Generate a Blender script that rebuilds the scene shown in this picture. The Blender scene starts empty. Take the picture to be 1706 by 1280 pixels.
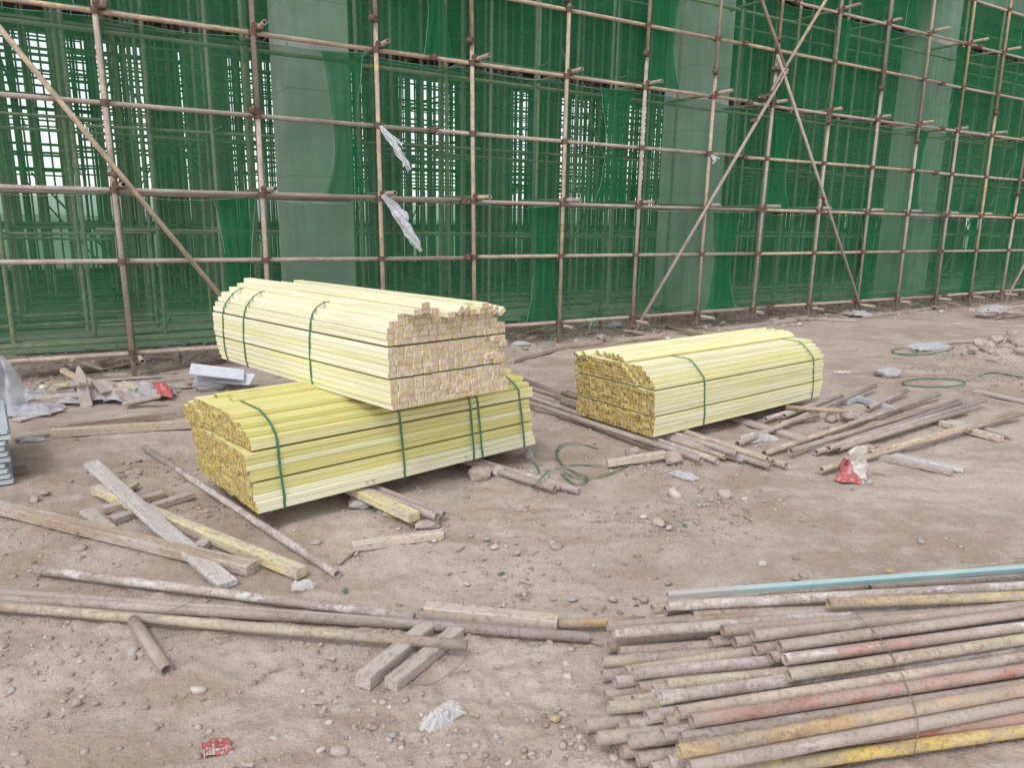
import bpy, bmesh, math, random
import numpy as np
from mathutils import Vector, Matrix

sc = bpy.context.scene
COL = sc.collection
R = random.Random(11)
rad = math.radians

# ---------------------------------------------------------------- camera
FOCAL, PITCH, ROLL, EYE = 1218.72, 0.2198, 0.0156, 1.85
cp, sp, cr, sr = math.cos(PITCH), math.sin(PITCH), math.cos(ROLL), math.sin(ROLL)
fwd, rt, up = Vector((0, cp, -sp)), Vector((1, 0, 0)), Vector((0, sp, cp))
ex, ey = rt * cr + up * sr, up * cr - rt * sr
cam_d = bpy.data.cameras.new('camera')
cam = bpy.data.objects.new('camera', cam_d)
COL.objects.link(cam)
mw = Matrix((ex, ey, -fwd)).transposed().to_4x4()
mw.translation = Vector((0, 0, EYE))
cam.matrix_world = mw
cam_d.sensor_width = 36
cam_d.lens = 36 * FOCAL / 1706
cam_d.clip_start, cam_d.clip_end = 0.05, 3000
sc.camera = cam

# ---------------------------------------------------------------- sky, sun, exposure
SUN_EL, SUN_AZ = rad(54), rad(205)          # azimuth clockwise from +Y
world = bpy.data.worlds.new('World')
sc.world = world
world.use_nodes = True
wn = world.node_tree
wn.nodes.clear()
wo = wn.nodes.new('ShaderNodeOutputWorld')
wb = wn.nodes.new('ShaderNodeBackground')
ws = wn.nodes.new('ShaderNodeTexSky')
wh = wn.nodes.new('ShaderNodeHueSaturation')
ws.sky_type = 'NISHITA'
ws.sun_disc = False
ws.sun_elevation = SUN_EL
ws.sun_rotation = SUN_AZ
ws.dust_density = 0.7
ws.air_density = 1.0
wh.inputs['Saturation'].default_value = 0.16      # thin white overcast
wb.inputs['Strength'].default_value = 0.15
wn.links.new(ws.outputs[0], wh.inputs['Color'])
wn.links.new(wh.outputs[0], wb.inputs[0])
wn.links.new(wb.outputs[0], wo.inputs[0])
sun_d = bpy.data.lights.new('sun', 'SUN')
sun_d.energy = 0.8
sun_d.angle = rad(16)
sun_d.color = (1.0, 0.955, 0.89)
sun = bpy.data.objects.new('sun', sun_d)
COL.objects.link(sun)
sdir = Vector((math.sin(SUN_AZ) * math.cos(SUN_EL), math.cos(SUN_AZ) * math.cos(SUN_EL), math.sin(SUN_EL)))
sun.rotation_euler = sdir.to_track_quat('Z', 'Y').to_euler()
sun.location = (0, -5, 20)
sc.view_settings.view_transform = 'Standard'
sc.view_settings.look = 'None'
sc.view_settings.exposure = 1.08
sc.view_settings.gamma = 1.0
sc.view_settings.use_curve_mapping = False
sc.render.engine = 'CYCLES'
sc.cycles.use_denoising = True
sc.cycles.max_bounces = 7
sc.cycles.diffuse_bounces = 4
sc.cycles.transparent_max_bounces = 24
sc.cycles.sample_clamp_indirect = 6

# ---------------------------------------------------------------- measuring helpers
def ray(px, py):
    a, b = px - 853, py - 640
    X, Y = (a * cr + b * sr) / FOCAL, (-a * sr + b * cr) / FOCAL
    return Vector((X, cp - Y * sp, -sp - Y * cp))

def spot(px, py, z=0.0):
    """point of the site at height z seen at a place of the survey photograph"""
    r = ray(px, py)
    t = (z - EYE) / r.z
    return Vector((r.x * t, r.y * t, z))

# scaffold line: s runs along the facade, n into the building
TH = 0.5493
WD, WN = Vector((math.cos(TH), math.sin(TH), 0)), Vector((-math.sin(TH), math.cos(TH), 0))
W0 = Vector((-4.3487, 8.2425, 0)) * 1.0

def S(s, n, z):
    return W0 + WD * s + WN * n + Vector((0, 0, z))

# ---------------------------------------------------------------- noise and terrain
def hsh(i, j, k):
    v = np.sin(i * 127.1 + j * 311.7 + k * 74.7) * 43758.5453
    return v - np.floor(v)

def vn(x, y, k=0):
    x, y = np.asarray(x, float), np.asarray(y, float)
    i, j = np.floor(x), np.floor(y)
    u, v = x - i, y - j
    u, v = u * u * (3 - 2 * u), v * v * (3 - 2 * v)
    return (hsh(i, j, k) * (1 - u) + hsh(i + 1, j, k) * u) * (1 - v) + (hsh(i, j + 1, k) * (1 - u) + hsh(i + 1, j + 1, k) * u) * v

def fbm(x, y, k=0, o=4):
    r, a, t = 0, 1.0, 0
    for q in range(o):
        r = r + a * (vn(x * 2 ** q, y * 2 ** q, k + q) - .5)
        t += a
        a *= .55
    return r / t * 2

MOUNDS = []
for px, py, rx, ry, h in [(1650, 590, .9, .8, .14), (1690, 570, .6, .6, .12), (1590, 600, .5, .4, .05), (1130, 775, .35, .22, .06), (1085, 790, .3, .2, .05),
                          (1380, 690, .35, .3, .06), (1420, 700, .3, .22, .05), (1700, 640, .6, .5, .05), (250, 790, .5, .3, .03), (330, 860, .4, .25, .025),
                          (1000, 700, .4, .35, .03), (860, 790, .35, .25, .045), (1100, 880, .5, .35, .02), (1230, 850, .4, .3, .03), (90, 640, .8, .5, .06), (1560, 620, .5, .3, .03)]:
    p = spot(px, py)
    MOUNDS.append((p.x, p.y, rx, ry, h))

def base_h(x, y):
    x, y = np.asarray(x, float), np.asarray(y, float)
    d = np.hypot(x, y)
    z = .022 * fbm(x * .55, y * .55, 3, 2) * np.clip((d - .5) / 2, 0, 1)
    for mx, my, rx, ry, h in MOUNDS:
        q = ((x - mx) / rx) ** 2 + ((y - my) / ry) ** 2
        z = z + h * np.exp(-q * 2)
    return z

def gz(x, y):
    return float(base_h(x, y))

def fine_h(x, y):
    d = np.hypot(x, y)
    m = np.zeros_like(x)
    for mx, my, rx, ry, h in MOUNDS:
        m = m + (h / .06) * np.exp(-(((x - mx) / rx) ** 2 + ((y - my) / ry) ** 2) * 1.4)
    fade = np.clip((16 - d) / 6, 0, 1)
    rough = .5 + 1.1 * np.clip(vn(x * .9, y * .9, 40) * 1.6 - .4, 0, 1) + np.minimum(m, 2.2)
    z = .020 * fbm(x * 2.6, y * 2.6, 9, 3) + .019 * rough * np.abs(fbm(x * 6, y * 6, 15, 3)) + .007 * rough * fbm(x * 24, y * 24, 21, 3)
    return z * fade - .008

def grd(px, py, z=0.0):
    p = spot(px, py, z)
    for _ in range(3):
        p = spot(px, py, gz(p.x, p.y) + z)
    return p

# ---------------------------------------------------------------- object helpers
def link_mesh(name, verts, faces, mats, parent=None, smooth=False, mi=None, loc=None):
    me = bpy.data.meshes.new(name)
    me.from_pydata([tuple(v) for v in verts], [], faces)
    for m in (mats if isinstance(mats, (list, tuple)) else [mats]):
        me.materials.append(m)
    if mi is not None:
        me.polygons.foreach_set('material_index', mi)
    if smooth:
        me.polygons.foreach_set('use_smooth', [True] * len(me.polygons))
    me.update()
    return link_data(name, me, parent, loc)

def link_data(name, me, parent=None, loc=None):
    o = bpy.data.objects.new(name, me)
    COL.objects.link(o)
    if parent is not None:
        o.parent = parent
    if loc is not None:
        o.location = loc
    return o

def tag(o, label=None, cat=None, group=None, kind=None):
    if label: o['label'] = label
    if cat: o['category'] = cat
    if group: o['group'] = group
    if kind: o['kind'] = kind
    return o

def empty(name, loc=(0, 0, 0), rz=0):
    o = bpy.data.objects.new(name, None)
    COL.objects.link(o)
    o.location = loc
    o.rotation_euler = (0, 0, rz)
    o.empty_display_size = .1
    return o

def frame_of(t):
    t = t.normalized()
    a = Vector((0, 0, 1)) if abs(t.z) < .9 else Vector((1, 0, 0))
    u = t.cross(a).normalized()
    return u, u.cross(t).normalized()

class MB:
    def __init__(s): s.v, s.f, s.m = [], [], []
    def add(s, v, f, m=0):
        b = len(s.v)
        s.v += [Vector(q) for q in v]
        s.f += [tuple(i + b for i in q) for q in f]
        s.m += [m] * len(f)
    def bar(s, a, b, w, h, m=0):
        a, b = Vector(a), Vector(b)
        u, w_ = frame_of(b - a)
        q = []
        for c in (a, b):
            for i, j in ((-1, -1), (1, -1), (1, 1), (-1, 1)):
                q.append(c + u * (i * w / 2) + w_ * (j * h / 2))
        s.add(q, [(3, 2, 1, 0), (4, 5, 6, 7), (0, 1, 5, 4), (1, 2, 6, 5), (2, 3, 7, 6), (3, 0, 4, 7)], m)
    def rod(s, a, b, r, n=8, m=0, cap=True):
        a, b = Vector(a), Vector(b)
        u, w = frame_of(b - a)
        q = [c + u * (r * math.cos(2 * math.pi * i / n)) + w * (r * math.sin(2 * math.pi * i / n)) for c in (a, b) for i in range(n)]
        f = [(i, (i + 1) % n, n + (i + 1) % n, n + i) for i in range(n)]
        if cap: f += [tuple(range(n))[::-1], tuple(range(n, 2 * n))]
        s.add(q, f, m)
    def tube(s, path, r, n=6, m=0, flat=1.0, closed=False):
        path = [Vector(p) for p in path]
        q, f, L = [], [], len(path)
        for i, p in enumerate(path):
            t = path[(i + 1) % L] - path[i - 1] if closed else path[min(i + 1, L - 1)] - path[max(i - 1, 0)]
            u, w = frame_of(t)
            for k in range(n):
                a = 2 * math.pi * k / n
                q.append(p + u * (r * math.cos(a)) + w * (r * flat * math.sin(a)))
        for i in range(L if closed else L - 1):
            j = (i + 1) % L
            for k in range(n):
                f.append((i * n + k, i * n + (k + 1) % n, j * n + (k + 1) % n, j * n + k))
        if not closed:
            f += [tuple(range(n))[::-1], tuple(range((L - 1) * n, L * n))]
        s.add(q, f, m)
    def build(s, name, mats, parent=None, smooth=False, origin=None):
        o = Vector(origin) if origin is not None else Vector((0, 0, 0))
        return link_mesh(name, [v - o for v in s.v], s.f, mats, parent, smooth, s.m, loc=o)

def catmull(pts, n=8, closed=False):
    pts = [Vector(p) for p in pts]
    L, out = len(pts), []
    for i in range(L if closed else L - 1):
        p = [pts[(i + k) % L] if closed else pts[min(max(i + k, 0), L - 1)] for k in (-1, 0, 1, 2)]
        for k in range(n):
            t = k / n
            out.append(.5 * ((2 * p[1]) + (p[2] - p[0]) * t + (2 * p[0] - 5 * p[1] + 4 * p[2] - p[3]) * t * t + (3 * p[1] - p[0] - 3 * p[2] + p[3]) * t ** 3))
    if not closed: out.append(pts[-1])
    return out

def along(o, a, b, roll=0.0):
    """place a mesh built along local X so that it runs from a to b"""
    a, b = Vector(a), Vector(b)
    x = (b - a).normalized()
    z0 = Vector((0, 0, 1)) if abs(x.z) < .95 else Vector((0, 1, 0))
    y = z0.cross(x).normalized()
    z = x.cross(y)
    m = Matrix((x, y, z)).transposed()
    m = m @ Matrix.Rotation(roll, 3, 'X')
    mm = m.to_4x4()
    mm.translation = a
    o.matrix_world = mm
    return o

# ---------------------------------------------------------------- materials
class NT:
    def __init__(s, name, rough=.85, spec=.25):
        s.mat = bpy.data.materials.new(name)
        s.mat.use_nodes = True
        s.t = s.mat.node_tree
        s.t.nodes.clear()
        s.out = s.n('ShaderNodeOutputMaterial')
        s.b = s.n('ShaderNodeBsdfPrincipled')
        s.b.inputs['Roughness'].default_value = rough
        s.b.inputs['Specular IOR Level'].default_value = spec
        s.l(s.b.outputs[0], s.out.inputs[0])
    def n(s, k): return s.t.nodes.new(k)
    def l(s, a, b): s.t.links.new(a, b)
    def put(s, sock, v):
        if hasattr(v, 'is_linked') or hasattr(v, 'links'): s.l(v, sock)
        elif isinstance(v, (tuple, list)) and len(v) == 3 and sock.type == 'RGBA': sock.default_value = (*v, 1)
        else: sock.default_value = v
    def coord(s, rnd=True, scale=(1, 1, 1)):
        tc = s.n('ShaderNodeTexCoord').outputs['Object']
        if rnd:
            oi = s.n('ShaderNodeObjectInfo').outputs['Random']
            vm = s.n('ShaderNodeVectorMath'); vm.operation = 'MULTIPLY_ADD'
            cx = s.n('ShaderNodeCombineXYZ')
            for i, k in enumerate((37.3, 91.7, 53.1)): s.l(s.math('MULTIPLY', oi, k), cx.inputs[i])
            vm.operation = 'ADD'
            s.l(tc, vm.inputs[0]); s.l(cx.outputs[0], vm.inputs[1])
            tc = vm.outputs[0]
        return s.scale(tc, scale)
    def scale(s, v, k):
        if tuple(k) == (1, 1, 1): return v
        vm = s.n('ShaderNodeVectorMath'); vm.operation = 'MULTIPLY'
        s.l(v, vm.inputs[0]); vm.inputs[1].default_value = k
        return vm.outputs[0]
    def noise(s, v, sc_=5, det=4, ro=.55, dist=0):
        n = s.n('ShaderNodeTexNoise')
        s.l(v, n.inputs['Vector'])
        n.inputs['Scale'].default_value = sc_; n.inputs['Detail'].default_value = det
        n.inputs['Roughness'].default_value = ro; n.inputs['Distortion'].default_value = dist
        return n.outputs['Fac']
    def voro(s, v, sc_=5, feat='F1', out='Distance'):
        n = s.n('ShaderNodeTexVoronoi'); n.feature = feat
        s.l(v, n.inputs['Vector']); n.inputs['Scale'].default_value = sc_
        return n.outputs[out]
    def math(s, op, a, b=0, clamp=False):
        n = s.n('ShaderNodeMath'); n.operation = op; n.use_clamp = clamp
        s.put(n.inputs[0], a); s.put(n.inputs[1], b)
        return n.outputs[0]
    def step(s, f, lo, hi):
        n = s.n('ShaderNodeMapRange'); n.interpolation_type = 'SMOOTHSTEP'
        s.l(f, n.inputs['Value']); n.inputs['From Min'].default_value = lo; n.inputs['From Max'].default_value = hi
        return n.outputs['Result']
    def mix(s, f, a, b):
        n = s.n('ShaderNodeMix'); n.data_type = 'RGBA'
        s.put(n.inputs[0], f); s.put(n.inputs[6], a); s.put(n.inputs[7], b)
        return n.outputs[2]
    def ramp(s, f, stops):
        n = s.n('ShaderNodeValToRGB')
        while len(n.color_ramp.elements) < len(stops): n.color_ramp.elements.new(.5)
        for e, (p, c) in zip(n.color_ramp.elements, stops): e.position = p; e.color = (*c, 1)
        s.l(f, n.inputs[0])
        return n.outputs[0]
    def bump(s, h, st=.3, d=.01):
        n = s.n('ShaderNodeBump'); n.inputs['Strength'].default_value = st; n.inputs['Distance'].default_value = d
        s.l(h, n.inputs['Height']); s.l(n.outputs[0], s.b.inputs['Normal'])
    def col(s, c): s.put(s.b.inputs['Base Color'], c); return s.mat

def pipe_mat(name, main, band, spot_, rust=(.13, .085, .06), amt=.56, rough=.8):
    k = NT(name, rough, .3)
    v = k.coord()
    long_ = k.noise(k.scale(v, (1.2, 2.5, 2.5)), 1, 4, .65)
    patch = k.noise(k.scale(v, (7, 15, 15)), 1, 8, .68)
    blot = k.noise(k.scale(v, (3.2, 11, 11)), 1, 7, .7)
    lime = k.noise(k.scale(v, (5, 12, 12)), 1, 8, .72)
    speck = k.noise(k.scale(v, (55, 60, 60)), 1, 4, .7)
    c = k.mix(k.step(long_, .45, .54), main, band)
    c = k.mix(k.math('MULTIPLY', k.step(blot, .50, .58), .72), c, tuple(.35 * x + .65 * y for x, y in zip(main, (.19, .13, .10))))
    c = k.mix(k.math('MULTIPLY', k.step(patch, .47, .56), .75), c, (.27, .222, .19))
    c = k.mix(k.math('MULTIPLY', k.step(lime, amt + .04, amt + .10), .7), c, spot_)
    c = k.mix(k.math('MULTIPLY', k.step(speck, .50, .62), .6), c, rust)
    film = k.noise(k.scale(v, (2, 5, 5)), 1, 5, .65)
    c = k.mix(k.math('ADD', .08, k.math('MULTIPLY', k.step(film, .42, .60), .36)), c, (.385, .328, .292))
    k.bump(k.math('ADD', lime, k.math('MULTIPLY', speck, .5)), .7, .005)
    return k.col(c)

PM = dict(
    rust=pipe_mat('rusty_steel', (.26, .185, .145), (.33, .27, .235), (.43, .385, .355)),
    grey=pipe_mat('dull_grey_steel', (.37, .325, .30), (.30, .245, .22), (.50, .47, .45)),
    pale=pipe_mat('mortar_splashed_steel', (.50, .46, .44), (.37, .325, .305), (.62, .60, .585), amt=.5),
    pink=pipe_mat('pinkish_primer_steel', (.47, .375, .305), (.42, .325, .255), (.50, .45, .43)),
    tan=pipe_mat('tan_painted_steel', (.55, .41, .24), (.48, .365, .25), (.52, .45, .39), amt=.6),
    yellow=pipe_mat('yellow_painted_steel', (.50, .365, .10), (.40, .31, .17), (.46, .42, .36), amt=.6),
    red=pipe_mat('red_painted_steel', (.32, .105, .08), (.33, .17, .14), (.56, .51, .49), amt=.6),
    redwhite=pipe_mat('red_and_white_painted_steel', (.40, .22, .20), (.63, .60, .59), (.58, .54, .52), amt=.55),
    orange=pipe_mat('ochre_rusty_steel', (.37, .24, .115), (.40, .30, .17), (.50, .45, .41), amt=.6),
    olive=pipe_mat('olive_stained_steel', (.38, .34, .23), (.34, .27, .22), (.47, .45, .41)),
    violet=pipe_mat('violet_grey_steel', (.38, .315, .32), (.33, .275, .275), (.52, .49, .50)),
    dark=pipe_mat('hall_shade_rusted_steel', (.13, .10, .08), (.17, .14, .115), (.24, .21, .185), amt=.62),  # rusty shoring steel with the dim hall's shade put into its colour
    green=pipe_mat('shaded_olive_steel', (.34, .33, .22), (.27, .25, .20), (.40, .38, .33)),
)

def wood_mat(name, a, b, dark, knots=0.0, grain=.5, stain=None, rough=.8, mud=0.0):
    k = NT(name, rough, .2)
    v = k.coord()
    g = k.noise(k.scale(v, (1.6, 45, 45)), 1, 5, .6, .3)
    g2 = k.noise(k.scale(v, (6, 160, 160)), 1, 2, .6)
    big = k.noise(k.scale(v, (1.1, 14, 14)), 1, 4)
    oi = k.n('ShaderNodeObjectInfo').outputs['Random']
    c = k.mix(oi, a, b)
    c = k.mix(k.math('MULTIPLY', k.step(g, .42, .66), grain), c, dark)
    c = k.mix(k.math('MULTIPLY', k.step(g2, .55, .75), grain * .5), c, dark)
    if stain: c = k.mix(k.math('MULTIPLY', k.step(big, .48, .66), stain[1]), c, stain[0])
    if mud:
        mu = k.noise(k.scale(v, (2.2, 10, 10)), 1, 7, .7)
        mv = k.noise(k.scale(v, (30, 60, 60)), 1, 3, .6)
        c = k.mix(k.math('MULTIPLY', k.step(mu, .47, .55), min(1, mud * 1.45)), c, (.40, .35, .32))
        c = k.mix(k.math('MULTIPLY', k.step(mv, .53, .64), .6), c, (.19, .15, .12))
    if knots:
        vo = k.voro(k.scale(v, (1.3, 9, 9)), 1)
        c = k.mix(k.math('MULTIPLY', k.math('SUBTRACT', 1, k.step(vo, .04, .11)), knots), c, (.30, .19, .08))
    k.bump(g, .25, .003)
    return k.col(c)

WM = dict(
    grey=wood_mat('weathered_grey_wood', (.36, .315, .28), (.42, .37, .33), (.22, .185, .16), stain=((.46, .42, .395), .7), mud=.5),
    brown=wood_mat('brown_weathered_wood', (.31, .235, .18), (.37, .29, .225), (.19, .14, .105), stain=((.40, .34, .29), .6), mud=.6),
    tan=wood_mat('tan_timber', (.44, .35, .25), (.50, .41, .30), (.31, .235, .16), stain=((.40, .34, .27), .5), mud=.55),
    pale=wood_mat('pale_sawn_timber', (.51, .43, .34), (.56, .48, .40), (.38, .30, .235), stain=((.45, .39, .34), .5), mud=.45),
    yellow=wood_mat('yellow_dyed_timber', (.54, .475, .26), (.58, .515, .32), (.40, .335, .17), knots=.5, stain=((.44, .395, .32), .6), mud=.5),
    mortar=wood_mat('mortar_splattered_board', (.42, .41, .41), (.46, .45, .45), (.30, .275, .26), grain=.6, stain=((.55, .555, .57), .8), mud=.4),
    dark=wood_mat('dark_brown_wood', (.20, .15, .12), (.25, .19, .155), (.12, .09, .07), stain=((.31, .26, .23), .5)),  # darker brown than the other woods
)
BAT_A = wood_mat('cream_sawn_batten', (.63, .605, .43), (.71, .69, .54), (.53, .49, .31), knots=.6, grain=.6, stain=((.65, .62, .37), .55))
BAT_B = wood_mat('lemon_dyed_batten', (.56, .515, .20), (.63, .59, .30), (.47, .42, .17), knots=.7, grain=.55, stain=((.56, .505, .16), .6))
BAT_C = wood_mat('light_lemon_batten', (.61, .585, .34), (.68, .66, .44), (.49, .455, .22), knots=.6, grain=.6, stain=((.60, .56, .20), .65))

def end_mat(name, a, b, dark, dye, dye_amt, contrast, slant):
    k = NT(name, .85, .15)
    v = k.coord()
    oi = k.n('ShaderNodeObjectInfo').outputs['Random']
    sx = k.n('ShaderNodeSeparateXYZ'); k.l(v, sx.inputs[0])
    an = k.math('MULTIPLY', k.math('SUBTRACT', k.math('FRACT', k.math('MULTIPLY', oi, 31.7)), .5), slant)
    cx = k.n('ShaderNodeCombineXYZ')
    k.l(k.math('MULTIPLY', k.math('ADD', sx.outputs[1], k.math('MULTIPLY', sx.outputs[2], an)), 95), cx.inputs[0])
    k.l(k.math('MULTIPLY', k.math('SUBTRACT', sx.outputs[2], k.math('MULTIPLY', sx.outputs[1], an)), 17), cx.inputs[1])
    st = k.noise(cx.outputs[0], 1, 3, .6, .5)
    bl = k.noise(k.scale(v, (10, 26, 26)), 1, 3, .6)
    c = k.mix(oi, a, b)
    c = k.mix(k.math('MULTIPLY', k.step(bl, 1 - dye_amt, 1.08 - dye_amt), .85), c, dye)
    c = k.mix(k.math('MULTIPLY', k.step(st, .47, .58), contrast), c, dark)
    fr = k.math('FRACT', k.math('MULTIPLY', oi, 17.3))
    c = k.mix(k.math('MULTIPLY', k.step(fr, .1, .9), .28), c, dark)
    k.bump(st, .4, .004)
    return k.col(c)
END_A = end_mat('pinkish_end_grain', (.60, .475, .37), (.66, .55, .455), (.36, .25, .165), (.52, .42, .08), .46, .7, .5)
END_B = end_mat('yellow_stained_end_grain', (.60, .47, .25), (.52, .40, .18), (.15, .095, .035), (.60, .48, .06), .49, .95, 3.5)

def simple(name, c, rough=.7, spec=.3, var=.25, sc_=6, metal=0, bump=.2):
    k = NT(name, rough, spec)
    v = k.coord()
    n = k.noise(v, sc_, 5, .6)
    k.b.inputs['Metallic'].default_value = metal
    k.bump(n, bump, .006)
    return k.col(k.mix(k.step(n, .35, .68), c, tuple(x * (1 - var) for x in c)))

CLAMP = simple('rusty_clamp_iron', (.15, .095, .07), .8, .3, .45, 40)
STRAP = simple('green_packing_strap', (.05, .165, .088), .4, .5, .25, 12, bump=0)
WIRE = simple('tie_wire', (.20, .165, .14), .6, .4, .3, 20)
ROPE = simple('pale_green_edge_rope', (.14, .38, .25), .8, .2, .3, 30)
CONC = simple('grey_concrete', (.46, .45, .44), .9, .2, .22, 1.6)
def concrete():
    k = NT('formed_concrete', .9, .2)
    v = k.coord(rnd=False)
    sx = k.n('ShaderNodeSeparateXYZ'); k.l(v, sx.inputs[0])
    n = k.noise(v, 1.4, 5, .6); st = k.noise(k.scale(v, (5, 5, .35)), 1, 5, .6); f = k.noise(v, 22, 4)
    seam = k.math('FRACT', k.math('DIVIDE', sx.outputs[2], 1.22))
    c = k.mix(k.step(n, .36, .66), (.43, .43, .42), (.345, .34, .33))
    c = k.mix(k.math('MULTIPLY', k.step(st, .5, .68), .5), c, (.34, .325, .31))
    c = k.mix(k.math('MULTIPLY', k.math('LESS_THAN', seam, .016), .6), c, (.24, .23, .22))
    k.bump(f, .3, .01)
    return k.col(c)
CONC = concrete()
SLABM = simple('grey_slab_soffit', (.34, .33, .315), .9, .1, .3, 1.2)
STEEL = simple('galvanised_sheet', (.52, .56, .60), .45, .5, .2, 3, metal=.25)
FOAM = simple('dirty_white_foam', (.60, .60, .65), .8, .2, .12, 9)
STONE = {}
for nm, c in dict(grey=(.38, .35, .33), pale=(.50, .445, .405), brown=(.36, .29, .25), pink=(.425, .35, .315), ochre=(.43, .335, .21), dark=(.25, .225, .21)).items():
    STONE[nm] = simple('%s_stone' % nm, c, .9, .2, .3, 14, bump=.35)

def film_mat(name, c, trans=.35, rough=.45):
    k = NT(name, rough, .4)
    v = k.coord()
    n = k.noise(v, 9, 4)
    tr, mx, tl, ad = k.n('ShaderNodeBsdfTransparent'), k.n('ShaderNodeMixShader'), k.n('ShaderNodeBsdfTranslucent'), k.n('ShaderNodeMixShader')
    tl.inputs[0].default_value = (*c, 1)
    ad.inputs[0].default_value = .42
    k.l(k.b.outputs[0], ad.inputs[1]); k.l(tl.outputs[0], ad.inputs[2])
    mx.inputs[0].default_value = 1 - trans
    k.l(tr.outputs[0], mx.inputs[1]); k.l(ad.outputs[0], mx.inputs[2])
    k.l(mx.outputs[0], k.out.inputs[0])
    k.bump(n, .12, .006)
    return k.col(c)
FILM = film_mat('white_plastic_film', (.62, .63, .68), .22)
RAGM = film_mat('white_rag_film', (.84, .84, .88), .05)
CLEAR = film_mat('clear_plastic_film', (.80, .80, .82), .40, .3)
SACK = film_mat('woven_white_sack', (.56, .535, .545), .0, .6)

def sack_print(name, thr):
    k = NT(name, .6, .3)
    v = k.coord()
    f = k.noise(v, 4.5, 1, .4)
    n = k.noise(v, 26, 4)
    c = k.mix(k.step(f, thr, thr + .02), (.56, .525, .505), (.38, .085, .09))
    c = k.mix(k.math('MULTIPLY', k.step(n, .52, .7), .5), c, (.42, .36, .32))
    k.bump(n, .3, .01)
    return k.col(c)
REDBAG = sack_print('red_and_white_sack_print', .52)
def bag_print():
    k = NT('torn_red_and_white_print', .6, .3)
    v = k.coord(rnd=False)
    sx = k.n('ShaderNodeSeparateXYZ'); k.l(v, sx.inputs[0])
    n = k.noise(v, 14, 3); d = k.noise(v, 34, 4)
    f = k.math('ADD', k.math('ADD', k.math('MULTIPLY', n, .5), k.math('MULTIPLY', sx.outputs[2], -3.2)), k.math('MULTIPLY', sx.outputs[0], -5))
    c = k.mix(k.step(f, .00, .05), (.52, .485, .455), (.37, .085, .09))
    c = k.mix(k.math('MULTIPLY', k.step(d, .48, .64), .6), c, (.40, .345, .31))
    k.bump(d, .4, .01)
    return k.col(c)
BAGP = bag_print()
REDSACK = sack_print('faded_red_sack', .36)

# safety net: fibres plus real holes; seen edge-on the holes close up
def net_mat(name, c, hole):
    k = NT(name, .8, .1)
    v = k.coord(rnd=False)
    st = k.noise(k.scale(v, (1.2, 1.2, 26)), 1, 4, .6)
    vt = k.noise(k.scale(v, (9, 9, .5)), 1, 4, .6)
    cl = k.noise(v, .8, 3)
    cc = k.mix(k.step(cl, .35, .7), c, tuple(min(1, x * 1.25 + .012) for x in c))
    cc = k.mix(k.math('MULTIPLY', k.step(vt, .45, .7), .4), cc, (.085, .28, .155))
    geo = k.n('ShaderNodeNewGeometry')
    dt = k.n('ShaderNodeVectorMath'); dt.operation = 'DOT_PRODUCT'
    k.l(geo.outputs['Incoming'], dt.inputs[0]); k.l(geo.outputs['True Normal'], dt.inputs[1])
    co = k.math('MAXIMUM', k.math('ABSOLUTE', dt.outputs['Value']), .18)
    op = k.math('MULTIPLY', k.math('ADD', .72, k.math('MULTIPLY', k.math('ADD', st, vt), .28)), hole)
    t = k.math('SUBTRACT', 1, k.math('POWER', k.math('SUBTRACT', 1, op), k.math('POWER', co, -.6)), True)
    df, tl, m1, tr, m2 = k.n('ShaderNodeBsdfDiffuse'), k.n('ShaderNodeBsdfTranslucent'), k.n('ShaderNodeMixShader'), k.n('ShaderNodeBsdfTransparent'), k.n('ShaderNodeMixShader')
    k.l(cc, df.inputs[0]); k.l(cc, tl.inputs[0]); m1.inputs[0].default_value = .5
    k.l(df.outputs[0], m1.inputs[1]); k.l(tl.outputs[0], m1.inputs[2])
    k.l(t, m2.inputs[0]); k.l(tr.outputs[0], m2.inputs[1]); k.l(m1.outputs[0], m2.inputs[2])
    k.l(m2.outputs[0], k.out.inputs[0])
    return k.mat
NETF = net_mat('backlit_tint_green_netting', (.12, .52, .27), .66)  # far net only: light from the sky behind is put into its paler green
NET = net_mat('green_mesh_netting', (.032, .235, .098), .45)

def dirt_mat():
    k = NT('trampled_dirt', .95, .12)
    v = k.coord(rnd=False)
    a = k.noise(v, .42, 5, .62, .6)
    b = k.noise(v, 2.6, 6, .6, .3)
    c_ = k.noise(v, 16, 5, .65)
    d = k.noise(v, 70, 4, .65)
    e = k.noise(k.scale(v, (1, 3.5, 1)), 1.1, 5, .6)
    c = k.mix(k.step(a, .38, .62), (.315, .245, .198), (.42, .352, .305))
    c = k.mix(k.math('MULTIPLY', k.step(b, .45, .62), .5), c, (.465, .405, .36))
    c = k.mix(k.math('MULTIPLY', k.step(e, .50, .66), .6), c, (.285, .215, .172))
    c = k.mix(k.math('MULTIPLY', k.step(c_, .52, .70), .45), c, (.225, .172, .136))
    f = k.noise(v, 34, 5, .7)
    c = k.mix(k.math('MULTIPLY', k.step(f, .56, .68), .4), c, (.45, .395, .36))
    c = k.mix(k.math('MULTIPLY', k.step(d, .52, .68), .55), c, (.19, .145, .12))
    vo = k.voro(v, 42)
    c = k.mix(k.math('MULTIPLY', k.math('SUBTRACT', 1, k.step(vo, .08, .2)), .25), c, (.50, .445, .41))
    k.bump(k.math('ADD', k.math('ADD', k.math('MULTIPLY', c_, 1.0), k.math('MULTIPLY', d, .45)), k.math('MULTIPLY', f, .5)), .8, .018)
    return k.col(c)
DIRT = dirt_mat()

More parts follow.
